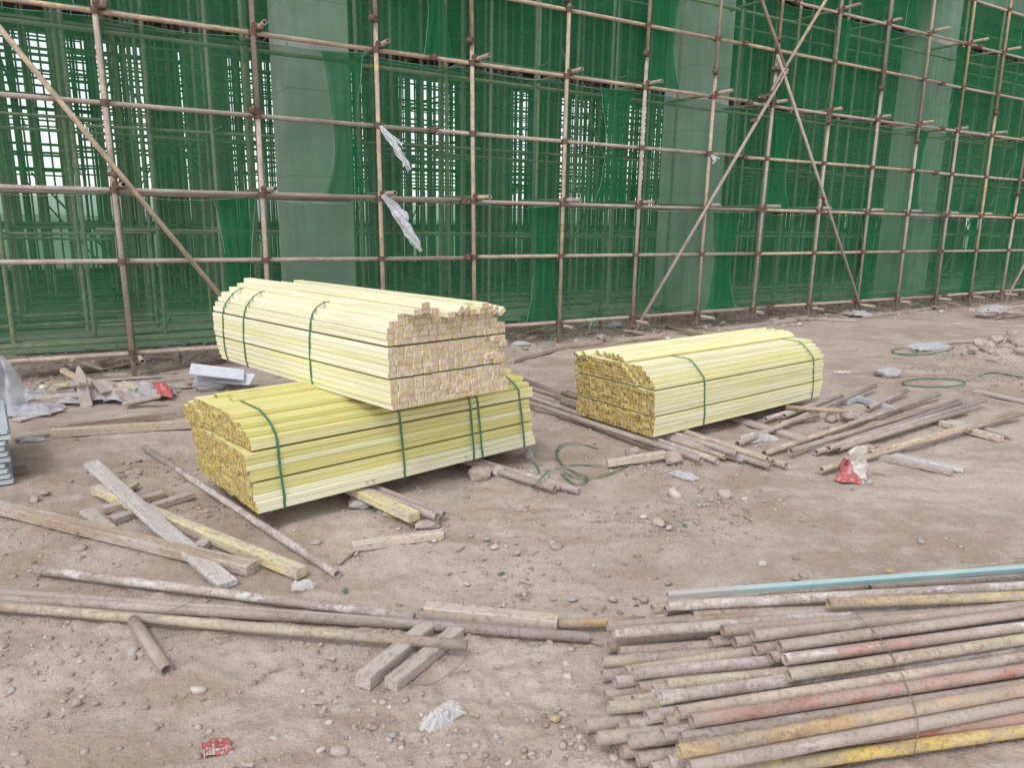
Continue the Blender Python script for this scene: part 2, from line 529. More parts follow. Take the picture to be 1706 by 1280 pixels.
def chips_mat(name, a, b, c_):
    k = NT(name, .92, .15)
    ri = k.n('ShaderNodeNewGeometry').outputs['Random Per Island']
    n = k.noise(k.coord(rnd=False), 30, 4)
    c = k.ramp(ri, [(0, a), (.5, b), (1, c_)])
    k.bump(n, .3, .004)
    return k.col(k.mix(k.math('MULTIPLY', k.step(n, .45, .7), .3), c, tuple(x * .6 for x in a)))
GRAVELM = chips_mat('mixed_gravel', (.27, .235, .21), (.38, .335, .305), (.50, .45, .41))
CLODM = chips_mat('dry_soil_clods', (.245, .185, .155), (.32, .255, .22), (.40, .34, .305))
LITTERM = chips_mat('builders_litter', (.24, .19, .16), (.42, .36, .31), (.60, .56, .53))

# ---------------------------------------------------------------- GROUND: one sheet to the horizon
def polar_ground():
    rs = [.06, .2, .4, .6, .8, 1.0, 1.2]
    while rs[-1] < 15: rs.append(rs[-1] * 1.0068)
    while rs[-1] < 40: rs.append(rs[-1] * 1.05)
    while rs[-1] < 1500: rs.append(rs[-1] * 1.35)
    an = list(np.arange(-48, 48.01, .26)) + list(np.arange(52, 312, 5.0))
    th = np.radians(90 - np.array(an))
    r = np.array(rs)
    X, Y = np.outer(r, np.cos(th)), np.outer(r, np.sin(th))
    Z = base_h(X, Y) * np.clip((30 - np.hypot(X, Y)) / 10, 0, 1) + fine_h(X, Y)
    nr, na = X.shape
    co = np.stack([X, Y, Z], -1).reshape(-1, 3)
    co = np.vstack([co, [[0, 0, 0]]])
    i = np.arange(nr - 1)[:, None] * na
    j = np.arange(na)[None, :]
    jn = (j + 1) % na
    q = np.stack([i + j, i + na + j, i + na + jn, i + jn], -1).reshape(-1, 4)
    tri = np.stack([np.full(na, nr * na), np.arange(na), (np.arange(na) + 1) % na], -1)
    me = bpy.data.meshes.new('ground')
    me.vertices.add(len(co)); me.vertices.foreach_set('co', co.ravel().astype(np.float32))
    nl = q.size + tri.size
    me.loops.add(nl); me.loops.foreach_set('vertex_index', np.concatenate([q.ravel(), tri.ravel()]).astype(np.int32))
    st = np.concatenate([np.arange(len(q)) * 4, q.size + np.arange(len(tri)) * 3]).astype(np.int32)
    me.polygons.add(len(st)); me.polygons.foreach_set('loop_start', st)
    me.polygons.foreach_set('use_smooth', np.ones(len(st), bool))
    me.update(calc_edges=True); me.validate()
    me.materials.append(DIRT)
    if me.polygons[0].normal.z < 0: me.flip_normals()
    return me
g_ = link_data('ground', polar_ground())
tag(g_, kind='structure')

# ---------------------------------------------------------------- CONCRETE HALL behind the scaffold
hall = tag(empty('concrete_hall', S(10, 2, 0)), 'unfinished concrete hall with tall grey columns standing behind the green netting', 'building')
def hall_part(name, mb, m): 
    o = mb.build(name, m, None, origin=S(10, 2, 0)); o.parent = hall; o.location = (0, 0, 0); return o
def prism(mb, s0, s1, n0, n1, z0, z1):
    q = [S(s, n, z) for z in (z0, z1) for s, n in ((s0, n0), (s1, n0), (s1, n1), (s0, n1))]
    mb.add(q, [(3, 2, 1, 0), (4, 5, 6, 7), (0, 1, 5, 4), (1, 2, 6, 5), (2, 3, 7, 6), (3, 0, 4, 7)])
COLS = [-5.6, 2.42, 10.4, 18.4, 26.4, 34.4, 42.4, 50.4]
for n0 in (1.9, 10.6, 19.6):
    for s0 in COLS:
        b = MB(); prism(b, s0, s0 + .92, n0, n0 + .9, -.1, 7.5)
        hall_part('column', b, CONC)
for n0 in (1.95, 10.65, 19.65):
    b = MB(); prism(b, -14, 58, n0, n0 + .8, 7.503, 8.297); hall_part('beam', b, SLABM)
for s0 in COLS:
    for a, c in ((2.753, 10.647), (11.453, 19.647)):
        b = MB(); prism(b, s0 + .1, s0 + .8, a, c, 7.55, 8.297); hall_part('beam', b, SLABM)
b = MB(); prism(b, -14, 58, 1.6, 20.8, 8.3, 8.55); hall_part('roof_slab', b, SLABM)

b = MB(); prism(b, 28.5, 58, 19.95, 20.3, 2.75, 7.5); hall_part('rear_wall', b, CONC)
b = MB(); prism(b, 57.5, 58, 2, 19.9, 0, 8.29); hall_part('end_wall', b, CONC)
for a, c in ((19.323, 26.397), (27.323, 34.397), (35.323, 42.397), (43.323, 50.397)):
    b = MB(); prism(b, a, c, 10.85, 11.1, 3.0, 7.5); hall_part('infill_wall', b, CONC)
# far side: low net strip along the back of the hall
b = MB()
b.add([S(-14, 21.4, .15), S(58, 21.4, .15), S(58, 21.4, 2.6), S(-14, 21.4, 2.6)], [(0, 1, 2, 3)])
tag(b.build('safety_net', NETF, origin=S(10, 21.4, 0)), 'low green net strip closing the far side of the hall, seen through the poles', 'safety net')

# ---------------------------------------------------------------- SHORING: forest of poles inside the hall
shor = tag(empty('shoring_frame', S(10, 4, 0)), 'dense forest of steel shoring poles filling the hall behind the netting', 'shoring')
org = S(10, 4, 0)
poles = []
for i in range(66):
    for j in range(18):
        s, n = -6 + i * .95 + R.uniform(-.07, .07), 2.95 + j * .98 + R.uniform(-.06, .06)
        if any(c - .1 < s < c + 1.02 for c in COLS) and any(a - .1 < n < a + 1 for a in (1.9, 10.6, 19.6)): continue
        if n > 6 and R.random() < .05: continue
        poles.append((s, n))
for _ in range(520):              # extra props set between the regular rows, deep inside
    s, n = R.uniform(-6, 44), R.uniform(8, 19.4)
    if any(c - .1 < s < c + 1.02 for c in COLS) and any(a - .1 < n < a + 1 for a in (10.6, 19.6)): continue
    poles.append((s, n))
def shows(q):
    p = S(q[0], q[1], 2)
    return p.length + (0 if -.8 < p.x / p.y < .8 else 50)
poles.sort(key=shows)
pole_me = []
for r_ in (.024,):
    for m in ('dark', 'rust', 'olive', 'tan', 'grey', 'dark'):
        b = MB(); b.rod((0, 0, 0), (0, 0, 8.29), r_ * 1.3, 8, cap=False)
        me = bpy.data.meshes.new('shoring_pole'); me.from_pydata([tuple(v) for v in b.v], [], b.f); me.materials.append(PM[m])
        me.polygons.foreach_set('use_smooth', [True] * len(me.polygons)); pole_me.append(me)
for s, n in poles[:280]:
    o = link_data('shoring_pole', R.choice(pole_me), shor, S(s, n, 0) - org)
    o.rotation_euler = (R.gauss(0, .004), R.gauss(0, .004), R.random() * 6)
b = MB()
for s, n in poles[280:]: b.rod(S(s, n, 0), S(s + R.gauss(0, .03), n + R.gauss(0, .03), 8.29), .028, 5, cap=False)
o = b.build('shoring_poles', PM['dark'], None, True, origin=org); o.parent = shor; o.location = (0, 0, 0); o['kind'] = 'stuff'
SH_Z = [.28, 1.6, 3.1, 4.6, 6.1, 7.3]
near, rest = MB(), MB()
for j in range(18):
    for z in SH_Z:
        n = 2.95 + j * .98
        for a in range(-6, 58, 6):
            a_, z_ = a + R.uniform(-.4, .4), z + R.uniform(-.05, .05)
            if j < 2 and a < 30:
                q = MB(); q.rod(S(a_, n + .06, z_), S(a_ + 6.3, n + .06, z_ + R.gauss(0, .03)), .026, 6, cap=False)
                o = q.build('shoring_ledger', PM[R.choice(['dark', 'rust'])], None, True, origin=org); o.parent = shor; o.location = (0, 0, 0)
            elif R.random() < .6: rest.rod(S(a_, n + .06, z_), S(a_ + 6.3, n + .06, z_ + R.gauss(0, .03)), .026, 5, cap=False)
for i in range(66):
    s = -6 + i * .95
    for z in SH_Z:
        if R.random() < .6: continue
        rest.rod(S(s + .05, 2.6, z + .055), S(s + .05 + R.gauss(0, .05), 11, z + .055 + R.gauss(0, .03)), .022, 5, cap=False)
        rest.rod(S(s + .05, 11, z + .055), S(s + .05 + R.gauss(0, .05), 20.6, z + .055 + R.gauss(0, .03)), .026, 5, cap=False)
for _ in range(90):
    s, n = R.uniform(-6, 50), R.choice(range(3, 20)) + .1
    z = R.choice([.2, 2.5, 4.9]); d = R.choice([-1, 1]) * R.uniform(1.5, 2.6)
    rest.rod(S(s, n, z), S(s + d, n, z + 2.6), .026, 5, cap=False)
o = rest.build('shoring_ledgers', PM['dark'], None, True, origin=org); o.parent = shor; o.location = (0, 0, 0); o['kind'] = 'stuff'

# ---------------------------------------------------------------- SCAFFOLD in front of the hall
LZ = {'L5': .31, 'L4': 1.333, 'L3': 2.11, 'L2': 3.01, 'L1': 3.915, 'L0': 4.81, 'U1': 5.67, 'U2': 6.55, 'U3': 7.47}
SK = {-1: (-1.5, -.004), 0: (-.005, -.0089), 1: (1.544, 0), 2: (3.054, -.0059), 3: (4.448, -.0148), 4: (5.943, .0027), 5: (7.425, .0059), 6: (8.908, .0091),
      7: (10.331, .0164), 8: (11.956, .0075), 9: (13.527, -.0078), 10: (14.948, -.0087), 11: (16.47, -.018), 12: (17.939, -.0233), 13: (19.42, -.006),
      14: (20.9, 0), 15: (22.4, .004), 16: (23.9, -.004), 17: (25.4, 0)}
PC = {-1: 'pink', 0: 'pink', 1: 'pink', 2: 'tan', 3: 'tan', 4: 'tan', 5: 'pink', 6: 'tan', 7: 'pink', 8: 'pink', 9: 'grey', 10: 'pink', 11: 'grey', 12: 'yellow', 13: 'pink', 14: 'grey', 15: 'tan', 16: 'pink', 17: 'grey'}
scaf = tag(empty('scaffold', S(10, 0, 0)), 'tube and clamp scaffold of rusty steel poles standing in front of the green nets', 'scaffold')
so = S(10, 0, 0)
PR = .0285
def pipe_mesh(L, r, wall=.0045, n=14):
    """open tube along +X with real bore"""
    v, f = [], []
    for x, rr in ((0, r), (L, r), (0, r - wall), (L, r - wall)):
        for i in range(n):
            a = 2 * math.pi * i / n
            v.append((x, rr * math.cos(a), rr * math.sin(a)))
    for i in range(n):
        k = (i + 1) % n
        f += [(i, n + i, n + k, k), (2 * n + i, 2 * n + k, 3 * n + k, 3 * n + i), (i, k, 2 * n + k, 2 * n + i), (n + i, 3 * n + i, 3 * n + k, n + k)]
    return v, f
def pipe_obj(name, a, b, r, m, parent=None, n=14):
    a, b = Vector(a), Vector(b)
    v, f = pipe_mesh((b - a).length, r, n=n)
    o = link_mesh(name, v, f, PM[m], None)
    me = o.data
    sm = [True, True, False, False] * n
    me.polygons.foreach_set('use_smooth', sm)
    along(o, a, b, R.random() * 6)
    if parent is not None:
        mw_ = o.matrix_world.copy(); o.parent = parent; o.matrix_world = mw_
        o.matrix_parent_inverse = Matrix.Translation(-parent.location)
        o.matrix_basis = mw_
    return o
cb = MB()
cb.rod((0, 0, -.036), (0, 0, .036), .040, 10)
cb.rod((-.036, .057, 0), (.036, .057, 0), .040, 10)
cb.bar((-.03, .01, .02), (-.03, .06, .02), .022, .03)
cb.rod((.0, -.02, .028), (.075, -.02, .028), .008, 6); cb.rod((.028, .05, .0), (.028, .05, .075), .008, 6)
cb.rod((.045, -.02, .028), (.06, -.02, .028), .015, 6)
clamp_me = bpy.data.meshes.new('coupler'); clamp_me.from_pydata([tuple(v) for v in cb.v], [], cb.f); clamp_me.materials.append(CLAMP)
def clamp(s, n, z, rz=0, tilt=0):
    o = link_data('coupler', clamp_me, scaf, S(s, n, z) - so)
    o.rotation_euler = (R.uniform(-.12, .12), tilt + R.uniform(-.1, .1), TH + rz + R.uniform(-.1, .1))
    return o
def sk(k, z): a, m = SK[k]; return a + m * z
for k in SK:
    m = PC[k]
    if k == 11:
        pipe_obj('standard_pole', S(sk(k, 0), 0, -.05), S(sk(k, 3.98), 0, 3.98), PR, 'grey', scaf)
        pipe_obj('standard_pole', S(sk(k, 3.99), 0, 3.985), S(sk(k, 9), 0, 9), PR, 'yellow', scaf)
    else:
        jz = R.uniform(2.4, 5.2)
        pipe_obj('standard_pole', S(sk(k, 0), 0, -.05), S(sk(k, jz), 0, jz), PR, m, scaf)
        pipe_obj('standard_pole', S(sk(k, jz), 0, jz + .004), S(sk(k, 9), 0, 9), PR, R.choice([m, m, 'tan' if m != 'yellow' else 'yellow']), scaf)
        clamp(sk(k, jz), 0, jz, rz=2.2)
    pipe_obj('inner_pole', S(sk(k, 0) + .08, .95, -.05), S(sk(k, 9) + .08, .95, 9), PR * .95, R.choice(['olive', 'tan', 'grey', 'green']), scaf, 10)
    for l, z in LZ.items(): clamp(sk(k, z), 0, z)
LC = {'L5': 'pink pink pink pink pink', 'L4': 'pink pink tan grey pink', 'L3': 'grey grey tan tan pink', 'L2': 'grey pink tan pink grey', 'L1': 'tan tan pink pink grey',
      'L0': 'tan tan tan grey pink', 'U1': 'pink tan pink grey pink', 'U2': 'grey tan pink pink grey', 'U3': 'tan pink grey pink tan'}
for l, z in LZ.items():
    off = R.uniform(-.8, .8)
    for i, m in enumerate(LC[l].split()):
        a = -1.9 + off + i * 6
        z0, z1 = z + R.gauss(0, .012), z + R.gauss(0, .012)
        lo = -3.2 if i == 0 else a
        pipe_obj('ledger_pole', S(lo, .0575, z0), S(a + 5.995, .0575, z1), PR * .96, m, scaf)
        if i: clamp(a + .02, .0, z0, rz=.1)
    if l in ('L5', 'L3', 'L1', 'U1', 'U3'):
        for i in range(5):
            a = -3 + i * 6
            pipe_obj('inner_ledger', S(a, 1.005, z + R.gauss(0, .01)), S(a + 5.99, 1.005, z + R.gauss(0, .01)), PR * .95, R.choice(['tan', 'olive', 'tan']), scaf, 10)
        for k in SK:
            s = sk(k, z) + .075
            e = -R.uniform(.16, .36)
            zz = z + (.062 if l != 'L5' else -.062)
            pipe_obj('putlog', S(s, e, zz + R.gauss(0, .008)), S(s + R.gauss(0, .03), 1.25, zz), PR * .95, R.choice(['grey', 'pink', 'tan', 'rust']), scaf)
            clamp(s, .0, zz, rz=1.57)
def brace(a, b, m, split=None):
    (s0, z0), (s1, z1) = a, b
    pipe_obj('brace_pole', S(s0, -.062, z0), S(s1, -.062, z1), PR, m, scaf)
brace((1.60, .03), (-1.9, 5.09), 'tan')
brace((13.70, .0), (10.33, 4.72), 'pink'); brace((10.62, 4.45), (8.2, 7.7), 'tan')
brace((7.36, -.02), (10.62, 4.52), 'grey'); brace((10.25, 4.12), (12.9, 7.7), 'tan')
brace((19.5, .05), (23.1, 5.0), 'pink')
for s, z in ((.0, 2.28), (10.3, 4.05), (10.45, 4.3), (10.55, 4.42), (10.38, 4.5), (10.1, 4.0), (13.45, .34), (7.45, .15), (7.6, .31), (9.95, 3.6), (8.9, 2.1), (12.0, 2.38)):
    clamp(s, -.045, z, rz=.4, tilt=.6)

# ---------------------------------------------------------------- SAFETY NETS, one sheet per bay group and lift
def net_sheet(s0, w0, s1, w1, z0, z1, n0, seed, label):
    nu, nv = 90, 26
    org_ = S((s0 + s1) / 2, n0, z0)
    V, F = [], []
    def edge(t, s, w, sg): 
        hour = 1 - .42 * math.sin(math.pi * min(1, max(0, t)) ** .9) 
        return s + sg * w / 2 * hour + .035 * float(fbm(t * 3.1, seed * 7.7 + s, 5, 2))
    for j in range(nv + 1):
        t = j / nv
        a, c = edge(t, s0, w0, -1), edge(t, s1, w1, 1)
        for i in range(nu + 1):
            u = i / nu
            s = a + (c - a) * u
            z = z0 + (z1 - z0) * t
            bay = abs(math.sin(math.pi * (s + .1) / 1.495))
            if j >= nv - 2: z -= (.012 + .04 * bay * (.5 + float(vn(s * .7, seed, 2)))) * (1 - (nv - j) / 3)
            if j <= 1: z += .035 * bay * float(vn(s * .9, seed, 7)) * (1 - j / 2)
            tens = math.sin(math.pi * t)
            n = n0 + .05 * tens * float(fbm(s * .6, z * .5 + seed, 11, 2)) + .035 * bay * tens
            n += .03 * float(fbm(s * 4.5, z * .5 + seed * 3, 17, 3)) + .012 * float(fbm(s * 1.5, z * 9 + seed, 19, 2))
            V.append(S(s, n, z) - org_)
    for j in range(nv):
        for i in range(nu):
            k = j * (nu + 1) + i
            F.append((k, k + 1, k + nu + 2, k + nu + 1))
    o = link_mesh('safety_net', V, F, NET, None, True, loc=org_)
    tag(o, label, 'safety net', 'green safety nets on the scaffold')
    e = MB()
    gv, gf, gn = [], [], 14          # gathered, pleated margin where two sheets lap
    for j in range(nv + 1):
        t = j / nv
        a, c = edge(t, s0, w0, -1), edge(t, s0, w0, 1)
        a, c = a + .012, c - .03
        for i in range(gn + 1):
            u = i / gn
            p = V[j * (nu + 1)]
            sv = a + (c - a) * u
            gv.append(S(sv, n0 - .018 - .016 * math.sin(u * 19 + 2.2 * float(fbm(t * 2.5, u * 2 + seed, 31, 2))) + .05 * math.sin(math.pi * t) * float(fbm(sv * .6, (z0 + (z1 - z0) * t) * .5 + seed, 11, 2)), z0 + p.z) - org_)
    for j in range(nv):
        for i in range(gn):
            k = j * (gn + 1) + i
            gf.append((k, k + 1, k + gn + 2, k + gn + 1))
    link_mesh('gathered_margin', gv, gf, NET, o, True)
    for q in range(1, int((s1 - s0) / .5)):
        i = int(q / ((s1 - s0) / .5) * nu)
        p = V[nv * (nu + 1) + i]; L_ = R.uniform(.03, .07)
        e = MB()
        e.tube([p + WN * .004, p + Vector((0, 0, L_)) - WN * .04, p + Vector((0, 0, L_ * .4)) - WN * .085, p + Vector((0, 0, -.03)) - WN * .04], .004, 4)
        e.build('tie_cord', ROPE, o)
    e = MB()
    e.tube([V[j * (nu + 1)] for j in range(nv + 1)], .004, 5)
    e.build('edge_rope', ROPE, o)
    e = MB(); e.tube([V[j * (nu + 1) + nu] for j in range(nv + 1)], .004, 5); e.build('edge_rope', ROPE, o)
    e = MB(); e.tube([V[nv * (nu + 1) + i] for i in range(nu + 1)], .004, 5); e.build('edge_rope', ROPE, o)
LIFTS = [
    ('bottom', .33, 2.09, [(-3.1, .4), (1.25, .5), (5.73, .66), (9.62, .75), (13.8, .62), (17.97, .6), (22.2, .5), (26, .5)],
     ['lowest net at the left edge, behind the heap of scrap boards', 'lowest net sheet behind the high crossed batten bundle', 'lowest net sheet just left of the foot of the long grey brace',
      'lowest net sheet behind the right-hand batten bundle', 'lowest net sheet right of the foot of the descending brace', 'lowest net sheet behind the white sack by the scaffold', 'lowest net sheet at the far right end of the scaffold']),
    ('second', 2.13, 3.89, [(-1.7, .4), (2.65, .56), (6.98, .66), (10.9, .66), (15.25, .56), (19.5, .5), (24, .5)],
     ['second-lift net crossed by the tan brace, bright gaps behind it', 'second-lift net with two white rags tied in front', 'second-lift net left of where the two braces cross the tan pole',
      'second-lift net right below the crossing of the two braces', 'second-lift net behind the yellow painted pole', 'second-lift net at the right end of the scaffold']),
    ('third', 3.94, 5.65, [(-5, .4), (-.4, .4), (3.93, .46), (7.9, .78), (12.26, .57), (16.4, .45), (20.6, .5), (25, .5)],
     ['third-lift net beyond the left edge of the scaffold', 'third-lift net above the tan ledger at upper left', 'third-lift net at the top middle left of the grey column',
      'third-lift net behind the crossing of the two braces', 'third-lift net with a grey column behind, right of the braces', 'third-lift net behind the upper yellow pole', 'third-lift net at the top right end']),
    ('top', 5.70, 7.45, [(-5, .4), (1.4, .5), (6, .5), (10.2, .5), (14.4, .5), (18.9, .5), (25, .5)],
     ['top-lift net above the left end', 'top-lift net above the left bays', 'top-lift net above the middle bays', 'top-lift net above the crossing braces', 'top-lift net in the upper right corner', 'top-lift net above the right end']),
]
for li, (nm, z0, z1, st, labs) in enumerate(LIFTS):
    for i in range(len(st) - 1):
        net_sheet(st[i][0], st[i][1], st[i + 1][0], st[i + 1][1], z0, z1, .115 + .022 * (i % 2), li * 10 + i + 1, labs[i])

# ---------------------------------------------------------------- BATTEN BUNDLES
def batten_mesh(L, w, h, mats):
    c = .0025
    prof = [(c, 0), (w - c, 0), (w, c), (w, h - c), (w - c, h), (c, h), (0, h - c), (0, c)]
    v = [(x, y, z) for x in (0, L) for y, z in prof]
    f = [(i, 8 + i, 8 + (i + 1) % 8, (i + 1) % 8) for i in range(8)] + [tuple(range(8)), tuple(range(15, 7, -1))]
    f = [q[::-1] for q in f]
    me = bpy.data.meshes.new('batten'); me.from_pydata(v, [], f)
    for m in mats: me.materials.append(m)
    me.polygons.foreach_set('material_index', [0] * 8 + [1, 1])
    me.update()
    return me

def bundle(label, origin, rz, L, cols, w, h, blocks, sides, ends, seed, straps, skip=None, shift=None, extra=(), rough=.012, pale_rows=False):
    """blocks: list of row lists; every row = (first column offset y, number of columns, yaw)"""
    q = random.Random(seed)
    corner = []
    root = tag(empty('batten_bundle', origin, rz), label, 'timber bundle', 'strapped bundles of sawn battens')
    meshes = [[batten_mesh(L * f, w * .975, h * .95, (s, ends)) for f in (1, .999, 1.001, .9985)] for s in sides]
    z, row = 0, 0
    for bi, blk in enumerate(blocks):
        for (y0, nc, yaw) in blk:
            for c in range(nc):
                o = link_data('batten', q.choice(meshes[0] if q.random() < .8 else meshes[1]), root)
                if pale_rows and c == 0 and row < 3: o.data = meshes[2][0]
                x = q.gauss(0, rough) + (shift(bi, row, c) if shift else 0)
                y = y0 + c * w + q.gauss(0, .0012)
                o.location = (x, y, z + abs(q.gauss(0, .0008)))
                o.rotation_euler = (q.gauss(0, .008), 0, yaw + q.gauss(0, .0012))
            corner += [(y0, z, yaw), (y0, z + h, yaw), (y0 + nc * w, z, yaw), (y0 + nc * w, z + h, yaw)]
            z += h; row += 1
        z += .012
    for (x, y, zz, rx, yaw, pitch) in extra:
        o = link_data('batten', q.choice(meshes[0]), root)
        o.location = (x, y, zz); o.rotation_euler = (rx, pitch, yaw)
    for sx, lean in straps:
        b = MB()
        P = sorted((y + yw * sx, zz) for y, zz, yw in corner)
        hull = []
        for seq in (P, P[::-1]):
            hh = []
            for p in seq:
                while len(hh) > 1 and (hh[-1][0] - hh[-2][0]) * (p[1] - hh[-2][1]) - (hh[-1][1] - hh[-2][1]) * (p[0] - hh[-2][0]) <= 1e-9: hh.pop()
                hh.append(p)
            hull += hh[:-1]
        cy, cz = sum(p[0] for p in hull) / len(hull), sum(p[1] for p in hull) / len(hull)
        loop = []
        for p in hull:
            d = math.hypot(p[0] - cy, p[1] - cz)
            loop.append(Vector((sx + lean * p[1], p[0] + (p[0] - cy) / d * .0045, p[1] + (p[1] - cz) / d * .0045)))
        pts = []
        for k in range(len(loop)):
            a_, c_ = loop[k], loop[(k + 1) % len(loop)]
            m_ = max(1, int((c_ - a_).length / .12))
            pts += [a_.lerp(c_, t / m_) + Vector((.003 * q.uniform(-1, 1), 0, 0)) for t in range(m_)]
        pts.append(pts[0])
        V, F = [], []
        for i, p in enumerate(pts):
            t = (pts[min(i + 1, len(pts) - 1)] - pts[max(i - 1, 0)]).normalized()
            nrm = Vector((1, 0, 0)).cross(t).normalized() * .0014
            for dx, sg in ((-.0078, 1), (.0078, 1), (.0078, -1), (-.0078, -1)): V.append(p + Vector((dx, 0, 0)) + nrm * sg)
        for i in range(len(pts) - 1):
            for k in range(4): F.append((i * 4 + k, i * 4 + (k + 1) % 4, i * 4 + 4 + (k + 1) % 4, i * 4 + 4 + k))
        F += [(3, 2, 1, 0), tuple(len(V) - 4 + k for k in range(4))]
        b.add(V, F); b.build('strap', STRAP, root)
    return root

# lower left bundle (end grain towards the left)
w1, h1, z1_ = .0645, .0358, .125
A1 = Vector((-1.517, 4.086, z1_))
f1 = lambda n, y0=0, yaw=0: (y0, n, yaw)
blocks1 = [[f1(15, -.03), f1(15, -.029), f1(15, -.012), f1(15, .0), f1(15, 0)], [f1(15, 0), f1(15, .002), f1(15, 0), f1(15, .003), f1(15)], [f1(15, .004), f1(15, .012), f1(14, .05), f1(12, .12), f1(9, .24)]]
def sh1(b, r, c): return {0: .0, 1: -.006, 2: -.012, 3: -.01}.get(r, -.012 - .006 * (r - 4)) + (.05 * (1 - c / 14) if b == 2 else 0) - (.015 if b == 2 and c > 9 else 0)
b1 = bundle('yellow-green batten bundle lying lowest, another bundle resting crosswise on it', A1, math.atan2(.66, .751), 2.245, 15, w1, h1, blocks1, (BAT_B, BAT_C, BAT_A), END_B, 5,
            [(.17, -.03), (1.03, -.03), (1.63, -.03), (1.71, -.06), (2.13, -.08)], shift=sh1, pale_rows=True, rough=.0045,
            extra=[(.10, .52, .548, .0, .02, 0), (.13, .60, .549, 0, -.01, 0), (.06, .68, .549, .0, .01, 0)])
# pencil marks on the pale front batten
mk = MB()
def stroke(pts, x0, z0, s, y=-.0322):
    mk.tube([(x0 + px * s, y, z0 + pz * s) for px, pz in pts], .0013, 4)
for pts in ([(0, 1), (.6, 1), (.3, .55), (.6, .3), (.3, 0), (0, .1)],): stroke(pts, 1.545, .0, .042, -.0315)
for pts in ([(0, .8), (1, .8)], [(.5, 1), (.5, .8)], [(.3, .8), (.25, .3), (0, 0)], [(.3, .5), (.8, .5), (.75, .05), (.55, .1)], [(1.3, .9), (2.2, .9)], [(1.5, .6), (2.1, .6)], [(1.8, .9), (1.75, 0)]): stroke(pts, .72, .002, .037, -.0315)
mk.build('pencil_marking', WIRE, b1)

# upper crossed bundle (end grain towards the right)
w2, h2 = .0638, .0375
a2, far2 = Vector((-.722, 4.352, 0)), Vector((-2.433, 5.951, 0))
dl = (a2 - far2).normalized()
zb2 = z1_ + .566
A2 = far2 + Vector((0, 0, zb2))
L2 = (a2 - far2).length
blocks2 = [[f1(15, .034, -.013), f1(15, .025, -.010), f1(15, .016, -.007), f1(15, .010, -.004), f1(15, .006, -.002)], [f1(15, .004, -.001), f1(15), f1(15), f1(15), f1(15, .004, -.001)], [f1(15, .012, -.004), f1(15, .03, -.012), f1(14, .06, -.024), f1(13, .095, -.03), (.165, 5, -.03)]]
def sh2(b, r, c): return .012 - .003 * r + .005 * (c - 7) + (R.choice([0, 0, 0, .02, -.015]) if b == 1 and c > 11 else 0)
top2 = zb2
exs = [(.035, .185, .586, .02, -.02, 0), (.02, .25, .589, .1, -.016, 0), (.05, .315, .586, .0, -.02, 0), (.04, .245, .624, .05, -.02, 0), (.05, .50, .556, .75, 0, 0), (.03, .575, .55, .8, 0, 0), (.02, .625, .549, 0, 0, 0), (.04, .69, .552, .02, 0, 0),
       (.05, .775, .545, .85, 0, 0), (.02, .845, .53, .7, .004, 0), (.04, .43, .549, .02, -.01, 0), (.06, .69, .589, .0, .004, 0), (.03, .90, .52, .6, 0, 0)]
b2 = bundle('cream batten bundle resting crosswise on top of the yellow-green bundle', A2, math.atan2(dl.y, dl.x), L2, 15, w2, h2, blocks2, (BAT_A, BAT_C), END_A, 8,
            [(.10, .09), (.44, .10), (1.40, .05)], shift=sh2, rough=.0022, extra=exs)

# right bundle
w3, h3, z3_ = .0622, .0345, .115
A3 = Vector((1.182, 5.804, z3_))
blocks3 = [[f1(15, .012), f1(15, .008), f1(15, .004), f1(15), f1(15)], [f1(15), f1(15), f1(15), f1(15), f1(15), f1(15, .002)], [f1(15, .012), f1(14, .045), f1(14, .075), f1(13, .115), f1(11, .165)]]
def sh3(b, r, c): return -.003 * r + (.03 if b == 2 and c < 3 else 0)
ex3 = [(-.03 + .012 * i, .36 + i * .062, .572 + R.uniform(-.01, .005), R.uniform(.4, .95) * R.choice([1, 1, -.2]), R.gauss(0, .006), 0) for i in range(8)] + [(-.08, .87, .54, .5, 0, 0), (-.06, .80, .555, .8, 0, 0)]
b3 = bundle('pale lemon batten bundle lying alone on steel pipes at the right', A3, math.atan2(.618, .786), 2.585, 15, w3, h3, blocks3, (BAT_C, BAT_A), END_B, 21,
            [(.66, -.12), (2.42, -.14)], shift=sh3, rough=.005, extra=ex3)

# ---------------------------------------------------------------- loose pipes and timbers
LAID = []
def lay_pipe(label, x0, y0, x1, y1, m, z0=.024, z1=.024, r=.0242, group=None, name='steel_pipe', ext=0):
    a, b_ = grd(x0, y0, z0), grd(x1, y1, z1)
    if ext: b_ = b_ + (b_ - a).normalized() * ext
    if min(z0, z1) < .05: LAID.append((a.x, a.y, b_.x, b_.y, .02))
    return tag(pipe_obj(name, a, b_, r, m), label, 'pipe', group)

